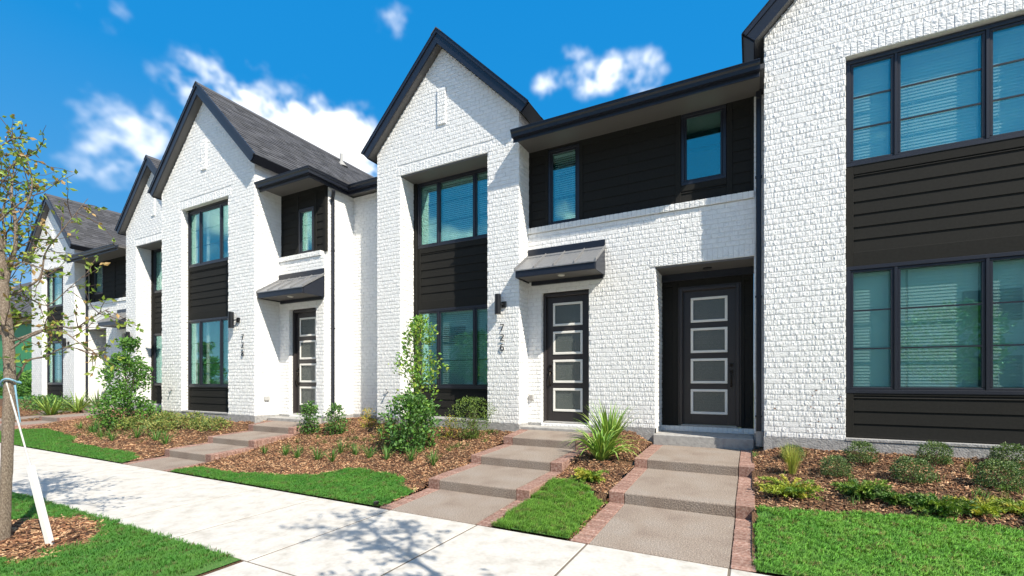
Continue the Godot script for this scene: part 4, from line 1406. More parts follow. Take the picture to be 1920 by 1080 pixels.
func build_plants() -> void:
	var dark := [Color(.038, .092, .024), Color(.056, .125, .032), Color(.028, .07, .02), Color(.09, .165, .045)]
	var mid := [Color(.05, .13, .022), Color(.075, .17, .028), Color(.10, .20, .032), Color(.035, .095, .02)]
	var lime := [Color(.12, .22, .028), Color(.17, .26, .03), Color(.08, .18, .028), Color(.20, .25, .035)]
	var box := [Color(.05, .095, .028), Color(.075, .125, .038), Color(.035, .07, .022), Color(.15, .19, .075), Color(.11, .16, .05)]
	# clipped round shrubs in the right-hand bed
	var dome := func(t: float) -> float: return 0.195 * sqrt(maxf(0.02, 1.0 - pow(absf(t - 0.42) / 0.60, 2.2)))
	var spots := [[0.50, 7.55, 0.80, "round clipped shrub by the corner downspout, feathery grass before it"], [1.30, 7.63, 1.0, "round clipped shrub against the foundation at the dark panel's brick edge"], [0.93, 7.02, 0.92, "round clipped shrub in the front row nearest the stepped walkway"], [1.69, 7.05, 1.05, "middle round clipped shrub of the front row, before the dark panel"], [2.10, 7.80, 1.0, "round clipped shrub at the foundation under the wide window's centre"], [2.83, 7.85, 1.0, "round clipped shrub at the foundation among tall weeds"], [2.46, 7.08, 1.15, "largest round clipped shrub, with grass tufts arching at its foot"]]
	for k in spots.size():
		var s: Array = spots[k]
		plant("round_shrub", s[3], "shrub", s[0], s[1], bush_mesh(400 + k, 0.32, dome, 2400, 0.026, 0.017, box, 0.30, 0.3), stems_mesh(420 + k, 0.26, 0.14, 7, 0.006), "round shrubs before the wide window", s[2] * 0.84)
	# junipers
	var jp := [Color(.15, .21, .025), Color(.21, .25, .03), Color(.10, .17, .025), Color(.26, .24, .03)]
	var jd := [Color(.07, .14, .022), Color(.12, .18, .025), Color(.05, .11, .02)]
	var js := [[0.40, 6.22, 0.34, 0.17, 55, jp, "yellow green spreading juniper below the feathery grass"], [1.08, 6.42, 0.28, 0.18, 50, jd, "bushy juniper in front of two round shrubs"], [1.40, 6.30, 0.20, 0.10, 32, jd, "small low juniper touching the lawn edge"], [1.66, 6.14, 0.30, 0.20, 70, jd, "dark dense juniper at the lawn edge below the middle round shrub"], [2.05, 6.30, 0.27, 0.11, 40, jp, "pale straggling juniper beside the dark dense one"], [2.40, 6.28, 0.28, 0.11, 40, jp, "golden straggling juniper below the largest round shrub"], [-1.95, 6.02, 0.24, 0.13, 55, jp, "small golden juniper below the variegated yuccas"]]
	for k in js.size():
		var s: Array = js[k]
		plant("juniper", s[6], "juniper", s[0], s[1], juniper_mesh(450 + k, s[2], s[3], s[4], s[5]), null, "low junipers in the beds")
	# feathery grass
	plant("feather_grass", "wispy yellow green feathery grass tuft among the round shrubs", "grass", 0.46, 6.95, rosette_mesh(470, 260, 0.42, 0.004, Vector2(1.2, 1.55), Vector2(0.1, 0.7), [Color(.30, .30, .06), Color(.36, .24, .06), Color(.20, .27, .05)], [Color(.30, .30, .06), Color(.22, .28, .05)]), null)
	# yuccas
	var yi := [Color(.06, .16, .025), Color(.08, .19, .03)]
	var yo := [Color(.24, .31, .07), Color(.19, .28, .06)]
	plant("yucca", "variegated yucca with arching striped leaves, beside the three steps", "yucca", -2.08, 6.98, rosette_mesh(480, 85, 0.76, 0.042, Vector2(0.6, 1.45), Vector2(1.2, 2.6), yi, yo), null)
	plant("yucca", "variegated yucca with upright striped leaves against the brick wall", "yucca", -2.14, 7.62, rosette_mesh(481, 75, 0.80, 0.040, Vector2(0.75, 1.5), Vector2(0.1, 1.1), yi, yo), null)
	var fi := [Color(.10, .17, .045), Color(.13, .20, .05)]
	plant("yucca", "spiky yucca before the low hedge by the farthest bay", "yucca", -22.1, 6.85, rosette_mesh(482, 60, 0.85, 0.06, Vector2(0.15, 1.4), Vector2(0.1, 0.6), fi, yo), null)
	plant("yucca", "spiky yucca below the far downspout", "yucca", -21.55, 7.40, rosette_mesh(483, 55, 0.85, 0.06, Vector2(0.15, 1.4), Vector2(0.1, 0.6), fi, yo), null)
	plant("yucca", "grey green spiky yucca beside the far brick doorway", "yucca", -21.45, 7.95, rosette_mesh(484, 55, 0.9, 0.05, Vector2(0.3, 1.45), Vector2(0.05, 0.4), [Color(.15, .2, .11)], [Color(.22, .27, .15)]), null)
	# tall shrubs
	var cone := func(t: float) -> float: return lerpf(0.56, 0.22, t) * (0.85 + 0.3 * minf(t * 5.0, 1.0)) * (1.0 + 0.22 * sin(t * 13.0)) * (1.0 if t < 0.85 else 0.7)
	plant("tall_shrub", "tall conical green shrub before the recessed bay beside 728", "shrub", -14.75, 6.10, bush_mesh(500, 2.32, cone, 5200, 0.085, 0.05, mid, 0.5, 0.45), stems_mesh(501, 2.1, 0.3, 9, 0.014), "", 1.0)
	var spire := func(t: float) -> float: return (0.15 + 0.24 * sin(PI * pow(clampf((t - 0.2) / 0.8, 0, 1), 0.75))) * (1.0 + 0.22 * sin(t * 23.0))
	plant("tall_shrub", "tall slender lime green shrub before the lower window of 726", "shrub", -5.75, 7.05, bush_mesh(502, 2.42, spire, 2700, 0.075, 0.040, mid + lime + lime, 0.6, 0.6), stems_mesh(503, 2.2, 0.22, 7, 0.013))
	var ball := func(t: float) -> float: return 0.47 * sqrt(maxf(0.03, 1.0 - pow(absf(t - 0.40) / 0.62, 2.0)))
	plant("dense_shrub", "dense dark green bush at the foot of the slender shrub", "shrub", -5.55, 6.62, bush_mesh(504, 1.0, ball, 2500, 0.075, 0.046, dark + mid, 0.62, 0.45), stems_mesh(505, 0.8, 0.35, 9, 0.012))
	var vase := func(t: float) -> float: return lerpf(0.16, 0.44, minf(t * 1.5, 1.0)) * (1.0 if t < 0.75 else 1.0 - (t - 0.75) * 2.4)
	plant("fine_shrub", "olive green fine leaved bush against the right pier of 726", "shrub", -4.78, 7.50, bush_mesh(506, 0.78, vase, 2600, 0.042, 0.016, [Color(.07, .12, .02), Color(.11, .16, .025), Color(.05, .09, .018)], 0.6, 0.7), stems_mesh(507, 0.7, 0.3, 14, 0.006))
	var small := func(t: float) -> float: return 0.24 * sqrt(maxf(0.03, 1.0 - pow(absf(t - 0.45) / 0.58, 2.0))) * (1.0 - 0.3 * t)
	plant("young_shrub", "small leafy shrub beside the top step of 728", "shrub", -8.72, 6.95, bush_mesh(508, 0.68, small, 900, 0.06, 0.033, mid + dark, 0.6, 0.5), stems_mesh(509, 0.6, 0.15, 6, 0.007))
	plant("young_shrub", "small leafy shrub at the foot of the downspout of 728", "shrub", -8.12, 7.15, bush_mesh(510, 0.68, small, 900, 0.06, 0.033, mid + dark, 0.6, 0.5), stems_mesh(511, 0.6, 0.15, 6, 0.007))
	var thin := func(t: float) -> float: return 0.22 * (1.0 - 0.5 * t)
	plant("yellow_weed", "yellowing straggly shrub at the corner beside the left pier of 726", "shrub", -7.75, 7.75, bush_mesh(512, 0.42, thin, 380, 0.045, 0.02, [Color(.30, .25, .03), Color(.16, .19, .03), Color(.35, .24, .04)], 0.7, 0.6), stems_mesh(513, 0.4, 0.16, 8, 0.004))
	plant("yellow_weed", "yellow flecked low shrub between the dense bush and the fine leaved bush", "shrub", -5.25, 7.45, bush_mesh(514, 0.42, thin, 420, 0.045, 0.02, [Color(.36, .27, .03), Color(.14, .18, .03), Color(.09, .15, .03)], 0.7, 0.6), stems_mesh(515, 0.4, 0.16, 8, 0.004))
	plant("yellow_weed", "bronze straggly shrub leaning on the dense bush", "shrub", -6.25, 6.85, bush_mesh(516, 0.50, func(t: float) -> float: return 0.42 * (1.0 - 0.7 * t), 800, 0.05, 0.02, [Color(.22, .19, .045), Color(.14, .15, .04), Color(.30, .22, .06)], 0.8, 0.4), stems_mesh(517, 0.5, 0.3, 12, 0.004))
	# spreading low shrubs in the bed of 728
	var low := func(t: float) -> float: return 0.50 * sqrt(maxf(0.03, 1.0 - pow(t, 1.6)))
	var haw := [Color(.10, .14, .035), Color(.15, .18, .04), Color(.06, .105, .026), Color(.21, .19, .06)]
	var hs := [[-14.1, 5.95], [-13.2, 6.2], [-12.75, 5.95], [-12.35, 6.45], [-11.75, 6.3], [-11.2, 6.35], [-13.75, 6.55]]
	var hl := ["low spreading shrub touching the foot of the tall conical shrub", "low spreading shrub before the left brick pier of 728", "low bronze spreading shrub nearest the lawn strip before 728", "low spreading shrub under the dark panel's brick edge at 728", "low spreading shrub under the middle of the dark panel at 728", "low spreading shrub at the corner by the steps of 728", "low spreading shrub tucked behind the tall conical shrub"]
	for k in hs.size():
		plant("spreading_shrub", hl[k], "shrub", hs[k][0], hs[k][1], bush_mesh(530 + k, 0.36, low, 700, 0.075, 0.04, haw, 0.5, 0.5), stems_mesh(540 + k, 0.3, 0.35, 8, 0.006), "low spreading shrubs before 728", rng.randf_range(0.66, 0.9))
	# small grassy clumps in rows
	var li := [Color(.035, .10, .018), Color(.055, .14, .022), Color(.08, .16, .03)]
	var cl := []
	for k in 4:
		cl.append(rosette_mesh(560 + k, 40, 0.29, 0.010, Vector2(0.7, 1.5), Vector2(0.1, 1.2), li, li))
	var rows := [[-8.36, 5.65], [-7.74, 5.64], [-7.4, 5.63], [-6.87, 5.64], [-6.51, 5.65], [-6.76, 6.08], [-6.39, 6.07], [-5.99, 6.01], [-5.58, 6.0], [-5.1, 6.07], [-4.55, 5.96]]
	for k in rows.size():
		plant("grass_clump", "small dark green grassy clump in the mulch row behind the lawn strip", "grass", rows[k][0], rows[k][1], cl[k % 4], null, "grassy clumps in the bed of 726", rng.randf_range(0.75, 1.15))
	var rows2 := [[-16.9, 5.85], [-15.8, 5.7], [-15.2, 5.55], [-14.3, 5.35], [-13.43, 5.23], [-12.9, 5.5], [-11.9, 5.45], [-11.3, 5.35], [-16.3, 6.0], [-14.9, 5.75]]
	for k in rows2.size():
		plant("grass_clump", "small green grassy clump in the mulch before the tall conical shrub", "grass", rows2[k][0], rows2[k][1], cl[(k + 1) % 4], null, "grassy clumps in the bed of 728", rng.randf_range(0.9, 1.3))
	# low hedge by the farthest bay
	for k in 4:
		plant("low_hedge_shrub", "low green mound shrub along the foot of the farthest bay", "shrub", -25.6 + k * 0.85, 7.45, bush_mesh(580 + k, 0.5, low, 500, 0.09, 0.05, dark + mid, 0.5, 0.4), null, "low mounds by the farthest bay", 1.0)
	# big shrubs before the unfinished house
	var blob := func(t: float) -> float: return 1.0 * sqrt(maxf(0.03, 1.0 - pow(absf(t - 0.4) / 0.62, 2.0)))
	for k in 4:
		plant("leafy_shrub", "leafy green shrub in front of the unfinished green house", "shrub", -38.0 + k * 2.2, 9.8 + (k % 2) * 0.5, bush_mesh(590 + k, 1.25, blob, 1500, 0.16, 0.09, mid, 0.5, 0.4), null, "shrubs before the unfinished house")
	# weeds that have come up in the mulch
	var weed := tuft_mesh(9, 14, 0.05, 0.10, 0.003)
	var xf := []
	var cols := []
	var zones := [[2.0, 3.4, 6.1, 8.0, 60], [0.0, 2.0, 6.1, 8.0, 12], [-8.4, -6.6, 6.0, 7.7, 45], [-6.8, -4.4, 6.6, 8.0, 50], [-17, -12, 5.2, 6.2, 28]]
	for z in zones:
		for i in int((z[1] - z[0]) * (z[3] - z[2]) * z[4]):
			var x := rng.randf_range(z[0], z[1])
			var d := rng.randf_range(z[2], z[3])
			if in_house(x, d + 0.05) or in_walk(x, d) or gn.get_noise_2d(x * 1.7 + 90, d * 1.7) < -0.05:
				continue
			var s := rng.randf_range(0.45, 1.35)
			xf.append(Transform3D(Basis(Vector3.UP, rng.randf() * TAU).scaled(Vector3(s, s, s)), Vector3(x, gy(x, d), -d)))
			cols.append(Color(.15, .32, .06) * rng.randf_range(0.6, 1.3) if rng.randf() < 0.75 else Color(.26, .22, .06))
	multi("weeds", weed, M.grass, xf, cols, "scattered weeds and seedling grass growing through the mulch", "weeds")

# ------------------------------------------------------------------ trees
func at_pixel(px: float, py: float, z: float) -> Vector3:
	var r := Vector3(cos(YAW), 0, -sin(YAW))
	var f := Vector3(-sin(YAW), 0, -cos(YAW))
	return Vector3(0, EYE - (py - HORIZON) / FOCAL * z, 0) + r * ((px - 960.0) / FOCAL * z) + f * z

func limb_tree(called: String, label: String, trunk: Array, rads: Array, limbs: Array, sd: int, leaf_len: float, per_twig: int, pal: Array, twigs_per_m: float) -> Node3D:
	var r := RandomNumberGenerator.new()
	r.seed = sd
	var o := thing(called, label, "tree", trunk[0])
	# trunk, smoothed
	var c := Curve3D.new()
	var make := func(p: Array) -> Array:
		var cv := Curve3D.new()
		for i in p.size():
			var t: Vector3 = (p[mini(i + 1, p.size() - 1)] - p[maxi(i - 1, 0)]) / 6.0
			cv.add_point(p[i], -t, t)
		cv.bake_interval = 0.06
		return Array(cv.get_baked_points())
	var nz := noise(sd, 5.0, 2)
	var tp: Array = make.call(trunk)
	var m := MB.new()
	var rr := []
	for i in tp.size():
		var u := float(i) / (tp.size() - 1)
		var k := u * (rads.size() - 1)
		var rad := lerpf(rads[int(k)], rads[mini(int(k) + 1, rads.size() - 1)], k - int(k))
		rr.append(rad * (1.0 + 0.10 * nz.get_noise_3dv(tp[i] * 2.0)))
	m.tube(tp, rr, 14)
	obj("trunk", m, M.bark, o)
	var bm := MB.new()
	var tw := MB.new()
	var lf := MB.new()
	lf.colored = true
	for l in limbs:
		var lp: Array = make.call(l[0])
		var lr := []
		var total := 0.0
		for i in lp.size():
			lr.append(lerpf(l[1], l[2], float(i) / maxf(lp.size() - 1, 1)))
			if i > 0:
				total += (lp[i] as Vector3).distance_to(lp[i - 1])
		bm.tube(lp, lr, 7)
		var n := int(total * twigs_per_m * l[3])
		for k in n:
			var u := pow(r.randf(), 0.7)
			var i := clampi(int(u * (lp.size() - 1)), 0, lp.size() - 2)
			var p: Vector3 = lp[i]
			var along: Vector3 = (lp[i + 1] - lp[i]).normalized()
			var dv := (along * 0.7 + rdir(r) * 0.9 + Vector3.UP * 0.1).normalized()
			var ln := r.randf_range(0.12, 0.42)
			var pts := [p]
			for q in 4:
				dv = (dv + rdir(r) * 0.35 + Vector3.UP * 0.05).normalized()
				pts.append((pts[-1] as Vector3) + dv * ln / 4)
			tw.tube(pts, [0.0045, 0.004, 0.003, 0.0022, 0.0014], 4, false)
			for q in per_twig:
				var w := r.randi() % 4 + 1
				var lp0: Vector3 = pts[w]
				var ld := (rdir(r) + Vector3(0, -0.15, 0) + dv * 0.5).normalized()
				lf.col = pick(r, pal)
				leaf(lf, lp0 + rdir(r) * 0.015, ld, ld.cross(rdir(r)).normalized(), leaf_len * r.randf_range(0.6, 1.2), leaf_len * 0.55 * r.randf_range(0.7, 1.2))
	obj("branches", bm, M.bark, o)
	obj("twigs", tw, M.twig, o)
	obj("foliage", lf, M.leaf, o)
	return o

func build_trees() -> void:
	var P := func(l: Array, z: float) -> Array:
		var out := []
		for k in l.size():
			out.append(at_pixel(l[k][0], l[k][1], z + (l[k][2] if l[k].size() > 2 else 0.0)))
		return out
	var z := 4.40
	var trunk: Array = P.call([[5, 1032], [8, 985], [10, 930], [13, 870], [15, 800], [18, 745], [18, 690], [15, 630], [8, 570], [4, 500], [-12, 400], [-30, 270]], z)
	var rads := [0.054, 0.045, 0.042, 0.044, 0.045, 0.044, 0.042, 0.040, 0.034, 0.027, 0.018, 0.010]
	var L := []
	L.append([P.call([[6, 545], [18, 500], [30, 455], [28, 410], [22, 370], [24, 330, 0.1]], z), 0.026, 0.007, 1.0])
	L.append([P.call([[20, 640], [45, 632], [75, 620], [112, 612], [140, 616], [165, 600], [205, 578]], z), 0.013, 0.003, 0.75])
	L.append([P.call([[20, 655], [50, 634], [85, 620], [120, 623], [150, 644], [180, 663]], z - 0.15), 0.011, 0.003, 0.7])
	L.append([P.call([[24, 722], [40, 696], [52, 676], [85, 668], [120, 652], [150, 655], [188, 670]], z + 0.1), 0.012, 0.003, 0.7])
	L.append([P.call([[10, 610], [-10, 585], [-50, 560], [-90, 520]], z - 0.1), 0.018, 0.004, 0.9])
	L.append([P.call([[6, 560], [40, 545], [75, 520], [85, 475], [110, 440], [165, 372]], z + 0.15), 0.011, 0.002, 0.55])
	L.append([P.call([[28, 420], [45, 395], [60, 350], [52, 300]], z - 0.1), 0.010, 0.003, 0.8])
	L.append([P.call([[-2, 500], [10, 450], [5, 400], [18, 350], [30, 300]], z + 0.2), 0.014, 0.003, 1.0])
	L.append([P.call([[2, 570], [25, 552], [55, 560], [90, 572], [130, 540], [170, 505]], z + 0.25), 0.009, 0.002, 0.6])
	for l in [[[4, 500], [30, 470], [55, 452], [78, 440]], [[-8, 420], [20, 395], [48, 372], [66, 350]], [[-20, 350], [10, 320], [40, 300], [68, 288]], [[-26, 300], [5, 272], [30, 258], [55, 262]], [[4, 520], [35, 492], [65, 500], [92, 522]], [[-10, 400], [0, 350], [14, 330], [30, 322]]]:
		L.append([P.call(l, z + rng.randf_range(-0.25, 0.25)), 0.010, 0.0025, 1.25])
	for k in 12:
		var a := rng.randf() * TAU
		var hh := rng.randf_range(0.45, 1.0)
		var s: Vector3 = trunk[clampi(int(hh * 11), 7, 11)]
		var o := Vector3(cos(a), 0.25, sin(a))
		var side := Vector3(-cos(YAW), 0, sin(YAW))
		o = (o * 0.6 + side * 1.1 + Vector3(-sin(YAW), 0, -cos(YAW)) * 0.3).normalized() * rng.randf_range(0.6, 1.1)
		L.append([[s, s + o * 0.4 + Vector3.UP * 0.08, s + o * 0.8 + Vector3.UP * 0.2, s + o + Vector3.UP * 0.3], 0.016, 0.003, 1.0])
	var pal := [Color(.13, .19, .025), Color(.10, .16, .022), Color(.18, .20, .03), Color(.16, .20, .03), Color(.22, .14, .05), Color(.08, .13, .02)]
	limb_tree("sapling_tree", "slender young tree with sparse olive leaves and rough bark, tied to a white stake", trunk, rads, L, 900, 0.060, 7, pal, 17.0)
	# stake and ties
	var st := thing("tree_stake", "white painted stake leaning beside the young tree trunk", "stake", at_pixel(98, 1036, 4.30))
	var s0 := at_pixel(98, 1036, 4.30)
	var s1 := at_pixel(57, 874, 4.42)
	var dv := (s1 - s0).normalized()
	var sx := dv.cross(Vector3(sin(YAW), 0, cos(YAW))).normalized()
	obj("stake", MB.new().cxbox(Transform3D(Basis(sx, dv, sx.cross(dv)), (s0 + s1) / 2 - dv * 0.04), Vector3(0.052, (s1 - s0).length() + 0.08, 0.042), 0.004), M.white_pvc, st)
	var tie := thing("guy_wire", "thin pale guy wire running from the white stake up to the tree trunk", "wire", s1)
	obj("wire", MB.new().tube([s1 - dv * 0.05, s1.lerp(at_pixel(12, 716, 4.40), 0.5) + Vector3(0, 0.01, 0), at_pixel(12, 716, 4.36)], [0.0075, 0.0075, 0.0075], 6), M.white_pvc, tie)
	var sp := thing("tree_tie", "pale blue strap looped round the young tree trunk", "strap", at_pixel(20, 716, 4.4))
	var loop := []
	var lr := []
	var ctr: Vector3 = at_pixel(20, 717, 4.4)
	for k in 17:
		var a := TAU * k / 16
		loop.append(ctr + Vector3(cos(a) * 0.066, 0.02 * sin(a * 2) + 0.02 * cos(a), sin(a) * 0.066))
		lr.append(0.009)
	var sm := MB.new().tube(loop, lr, 6)
	sm.tube([at_pixel(28, 722, 4.33), at_pixel(33, 760, 4.32), at_pixel(38, 792, 4.34)], [0.008, 0.006, 0.005], 6)
	obj("strap", sm, M.blue_strap, sp)
	# the tree beside the photographer, whose shadow lies on the sidewalk
	var b := Vector3(1.0, 0, -1.62)
	var t2 := [b, b + Vector3(0.02, 1.0, 0.02), b + Vector3(-0.02, 2.0, 0), b + Vector3(0.03, 3.0, 0.03), b + Vector3(0, 4.2, 0), b + Vector3(0.05, 5.4, 0)]
	var L2 := []
	for k in 17:
		var a := k * 2.4
		var hh := 3.15 + k * 0.125
		var o := Vector3(cos(a), 0, sin(a)) * rng.randf_range(0.35, 0.75)
		if k in [2, 5, 6, 11]:
			continue
		var s := b + Vector3(0, hh, 0)
		L2.append([[s, s + o * 0.5 + Vector3.UP * 0.12, s + o + Vector3.UP * 0.4], 0.018, 0.004, 1.0])
	limb_tree("verge_tree", "young tree on the verge beside the sidewalk, its shadow on the pavement", t2, [0.06, 0.05, 0.045, 0.035, 0.02, 0.008], L2, 901, 0.085, 7, pal, 16.0)

# ------------------------------------------------------------------ houses
func build_houses() -> void:
	var grp := "white brick townhouses of the row"
	var hr := thing("townhouse", "white brick townhouse with the alcove door and wide dark window strip", "townhouse", Vector3(1.5, 0, -8.1), grp)
	var h6 := thing("townhouse", "white brick townhouse numbered 726, awning over its door", "townhouse", Vector3(-5.9, 0, -8.1), grp)
	var h8 := thing("townhouse", "white brick townhouse numbered 728, standing forward with grey shingled gable roof", "townhouse", Vector3(-12.7, 0, -6.95), grp)
	var h3 := thing("townhouse", "white brick townhouse half hidden behind the gable of 728", "townhouse", Vector3(-17.8, 0, -8.1), grp)
	var h4 := thing("townhouse", "farthest white brick townhouse, behind the young tree's branches", "townhouse", Vector3(-25.9, 0, -8.1), grp)
	var br := []
	var b6 := []
	var b8 := []
	var b3 := []
	var b4 := []
	bay(hr, br, 0.17, 4.40, 8.08, 1.19, 3.31, 0.07, false, "closed", "closed", false, 0.0, 0.0)
	bay(h6, b6, -7.79, -4.07, 8.08, -7.09, -4.79, 0.47, true, "slats", "slats", true, 0.42, 6.85)
	bay(h8, b8, -14.83, -10.63, 6.93, -13.82, -11.69, 0.14, false, "curtain", "curtain", true, 0.68, 6.85)
	bay(h3, b3, -19.68, -15.96, 8.08, -18.98, -16.68, 0.47, true, "curtain", "curtain", true, 0.0, 0.0)
	bay(h4, b4, -28.04, -23.81, 8.08, -26.93, -24.85, 0.14, false, "curtain", "curtain", true, 0.42, 6.3)
	between(h6, hr, b6, br, -4.07, 0.17, 8.48, false)
	between(h3, h4, b3, b4, -23.81, -19.68, 8.48, true)
	downspout(hr, 0.095, 8.435, 0.62, 6.30)
	downspout(h4, -23.74, 8.43, 0.62, 6.30)
	# entrance of 728
	var d := 7.58
	var f := wall_xf(0, d, "front")
	var x0 := -10.63
	var x1 := -9.0
	var o0 := -10.24
	var o1 := -9.27
	var sill := 4.66
	lay(b8, f, x0, x1 + 0.004, BRICK0, sill - 0.12, [[o0, o1, 0.6, 3.335]])
	soldiers(b8, wall_xf(0, d - 0.03, "front"), x0, x1 - 0.08, sill - 0.118, sill)
	obj("sill_slab", bx(x0, x1 - 0.08, sill - 0.115, sill - 0.004, d - 0.028, d + 0.12), M.mortar_paint, h8)
	wall_boxes(h8, [[x0, o0, 0.4, sill - 0.12, d, d + 0.11], [o1, x1, 0.4, sill - 0.12, d, d + 0.11], [o0, o1, 3.335, sill - 0.12, d, d + 0.11], [x1 - 0.11, x1, 0.4, 6.2, d + 0.112, 8.6], [x1, -7.7, 0.4, 6.2, 8.48, 8.6], [o0 - 0.1, o0 - 0.001, 0.6, 3.335, d + 0.11, d + 0.3], [o1 + 0.001, o1 + 0.1, 0.6, 3.335, d + 0.11, d + 0.3]])
	lay(b8, wall_xf(x1, d + 0.014, "right"), 0.0, 8.48 - d - 0.02, BRICK0, 6.2, [[-0.1, 0.10, sill - 0.12, 6.3]])
	lay(b8, wall_xf(0, 8.48, "front"), x1 + 0.01, -7.8, BRICK0, 6.2, [])
	lay(b8, wall_xf(o0, d + 0.014, "right"), 0.0, 0.07, 0.72, 3.335, [], [], true)
	door(h8, o0 + 0.06, o1 - 0.04, 0.745, 3.252, d + 0.15, false)
	obj("sill_slab", bx(o0, o1, 0.60, 0.705, d - 0.012, d + 0.25, 0.006), M.mortar_paint, h8)
	siding(h8, x0 + 0.002, -9.98, sill, 6.24, d + 0.07, [0.05, 0.10, 0.0, 0.12])
	siding(h8, -9.42, x1 - 0.002, sill, 6.24, d + 0.07, [0.10, 0.09, 0.0, 0.12])
	siding(h8, -9.98, -9.42, 5.80, 6.24, d + 0.07, [0.0, 0.0, 0.0, 0.12])
	window(h8, -9.975, -9.425, sill + 0.003, 5.795, d + 0.05, [], 2, "curtain", 0.8)
	obj("eave_soffit", bx(x0 + 0.002, -8.86, 6.235, 6.26, d - 0.52, d + 0.17), M.soffit_paint, h8)
	obj("eave_soffit", bx(x1 - 0.2, -8.86, 6.234, 6.259, d + 0.171, 8.18), M.soffit_paint, h8)
	obj("eave_soffit", bx(x1 - 0.2, -7.8, 6.233, 6.258, 8.181, 8.6), M.soffit_paint, h8)
	obj("eave_board", bx(x0 - 0.01, -8.858, 6.14, 6.32, d - 0.545, d - 0.521, 0.003), M.trim_paint, h8)
	obj("eave_board", bx(-8.859, -8.836, 6.14, 6.32, d - 0.545, 8.20, 0.003), M.trim_paint, h8)
	obj("eave_board", bx(-8.835, -7.8, 6.14, 6.32, 8.177, 8.20, 0.003), M.trim_paint, h8)
	gutter_run(h8, [Vector2(x0 - 0.01, d - 0.546), Vector2(-8.835, d - 0.546), Vector2(-8.835, 8.176), Vector2(-7.79, 8.176)], 6.335)
	obj("flat_roof", MB.new().prism_x([Vector2(d - 0.52, 6.262), Vector2(d - 0.52, 6.33), Vector2(d + 4.0, 6.9), Vector2(d + 4.0, 6.262)], x0, -8.86), M.grey_roof, h8)
	obj("flat_roof", MB.new().prism_x([Vector2(8.2, 6.262), Vector2(8.2, 6.33), Vector2(12.0, 6.85), Vector2(12.0, 6.262)], -8.858, -7.8), M.grey_roof, h8)
	awning(h8, x0 + 0.005, -8.96, d, 0.60, 4.07, 3.70)
	downspout(h8, -8.955, d + 0.22, 0.62, 6.05, true, [-8.80, d + 0.10])
	obj("foundation", bx(x0, x1 + 0.008, 0.1, BRICK0 - 0.004, d - 0.008, 8.6), M.foundation, h8)
	obj("foundation", bx(x1 + 0.01, -7.8, 0.1, BRICK0 - 0.004, 8.472, 8.6), M.foundation, h8)
	obj("stoop", bx(o0 - 0.35, o1 + 0.2, 0.2, 0.655, d - 0.36, d - 0.009, 0.012), M.stoop_concrete, h8)
	# vent pipe on the roof
	var vp := Vector3(-12.45, 8.96, -11.2)
	var vent := MB.new()
	vent.tube([vp - Vector3(0, 0.2, 0), vp + Vector3(0, 0.35, 0)], [0.05, 0.05], 12)
	vent.tube([vp + Vector3(0.02, -0.12, 0), vp + Vector3(0, 0.06, 0), vp + Vector3(0, 0.10, 0)], [0.20, 0.075, 0.06], 14)
	obj("vent_pipe", vent, M.stucco, h8)
	# fittings
	wall_lamp(h6, -4.49, 8.08, 3.08, -4.40)
	house_number(h6, "726", -4.44, 8.08, 2.62)
	hose_tap(h6, -7.46, 8.08, 1.30)
	wall_lamp(h8, -11.40, 6.93, 3.05, -11.25)
	house_number(h8, "728", -11.07, 6.93, 2.62)
	hose_tap(h8, -14.3, 6.93, 1.30)
	wall_lamp(h4, -24.45, 8.08, 3.05, -24.3)
	wall_lamp(h3, -19.3, 8.08, 3.05, -19.4)
	var sidebox := wall_xf(-10.63, 7.2, "right")
	obj("outlet_box", MB.new().cxbox(Transform3D(Basis(), Vector3(-10.60, 1.12, -7.22)), Vector3(0.06, 0.11, 0.13), 0.01), M.stucco, h8)
	# chips in the paint low on the near bay, with red brick showing
	var chips := MB.new()
	var cr := RandomNumberGenerator.new()
	cr.seed = 5
	for p in [[1523, 742], [1520, 763], [1526, 765], [1573, 757], [1576, 744], [1570, 785], [1535, 790], [1500, 763], [1518, 796], [1545, 712], [1560, 802], [1515, 808], [1530, 732], [1572, 770], [1453, 766], [1540, 776]]:
		var a: float = (p[0] - 960.0) / FOCAL
		var c := at_pixel(p[0], p[1], 8.062 / (a * sin(YAW) + cos(YAW)))
		var rr := cr.randf_range(0.006, 0.016)
		var prev := Vector3.ZERO
		var first := Vector3.ZERO
		for k in 8:
			var t := TAU * k / 7.0
			var q := c + Vector3(cos(t) * rr * cr.randf_range(0.6, 1.6), sin(t) * rr * cr.randf_range(0.4, 0.9), 0)
			if k == 7:
				q = first
			if k == 0:
				first = q
			else:
				chips.tri(c, prev, q)
			prev = q
	obj("paint_chips", chips, M.edge_brick_0, hr, true)
	var sh := thing("sprinkler_head", "small black sprinkler head at the lawn corner beside the brick edging", "sprinkler", Vector3(-4.14, 0, -4.27))
	obj("riser", MB.new().tube([Vector3(-4.14, -0.05, -4.27), Vector3(-4.14, 0.045, -4.27)], [0.028, 0.028], 14), M.black_metal, sh)
	obj("cap", MB.new().tube([Vector3(-4.14, 0.045, -4.27), Vector3(-4.14, 0.06, -4.27)], [0.034, 0.03], 14), M.black_metal, sh)
	commit_bricks(hr, br, true)
	commit_bricks(h6, b6, true)
	commit_bricks(h8, b8, true)
	commit_bricks(h3, b3, false)
	commit_bricks(h4, b4, false)

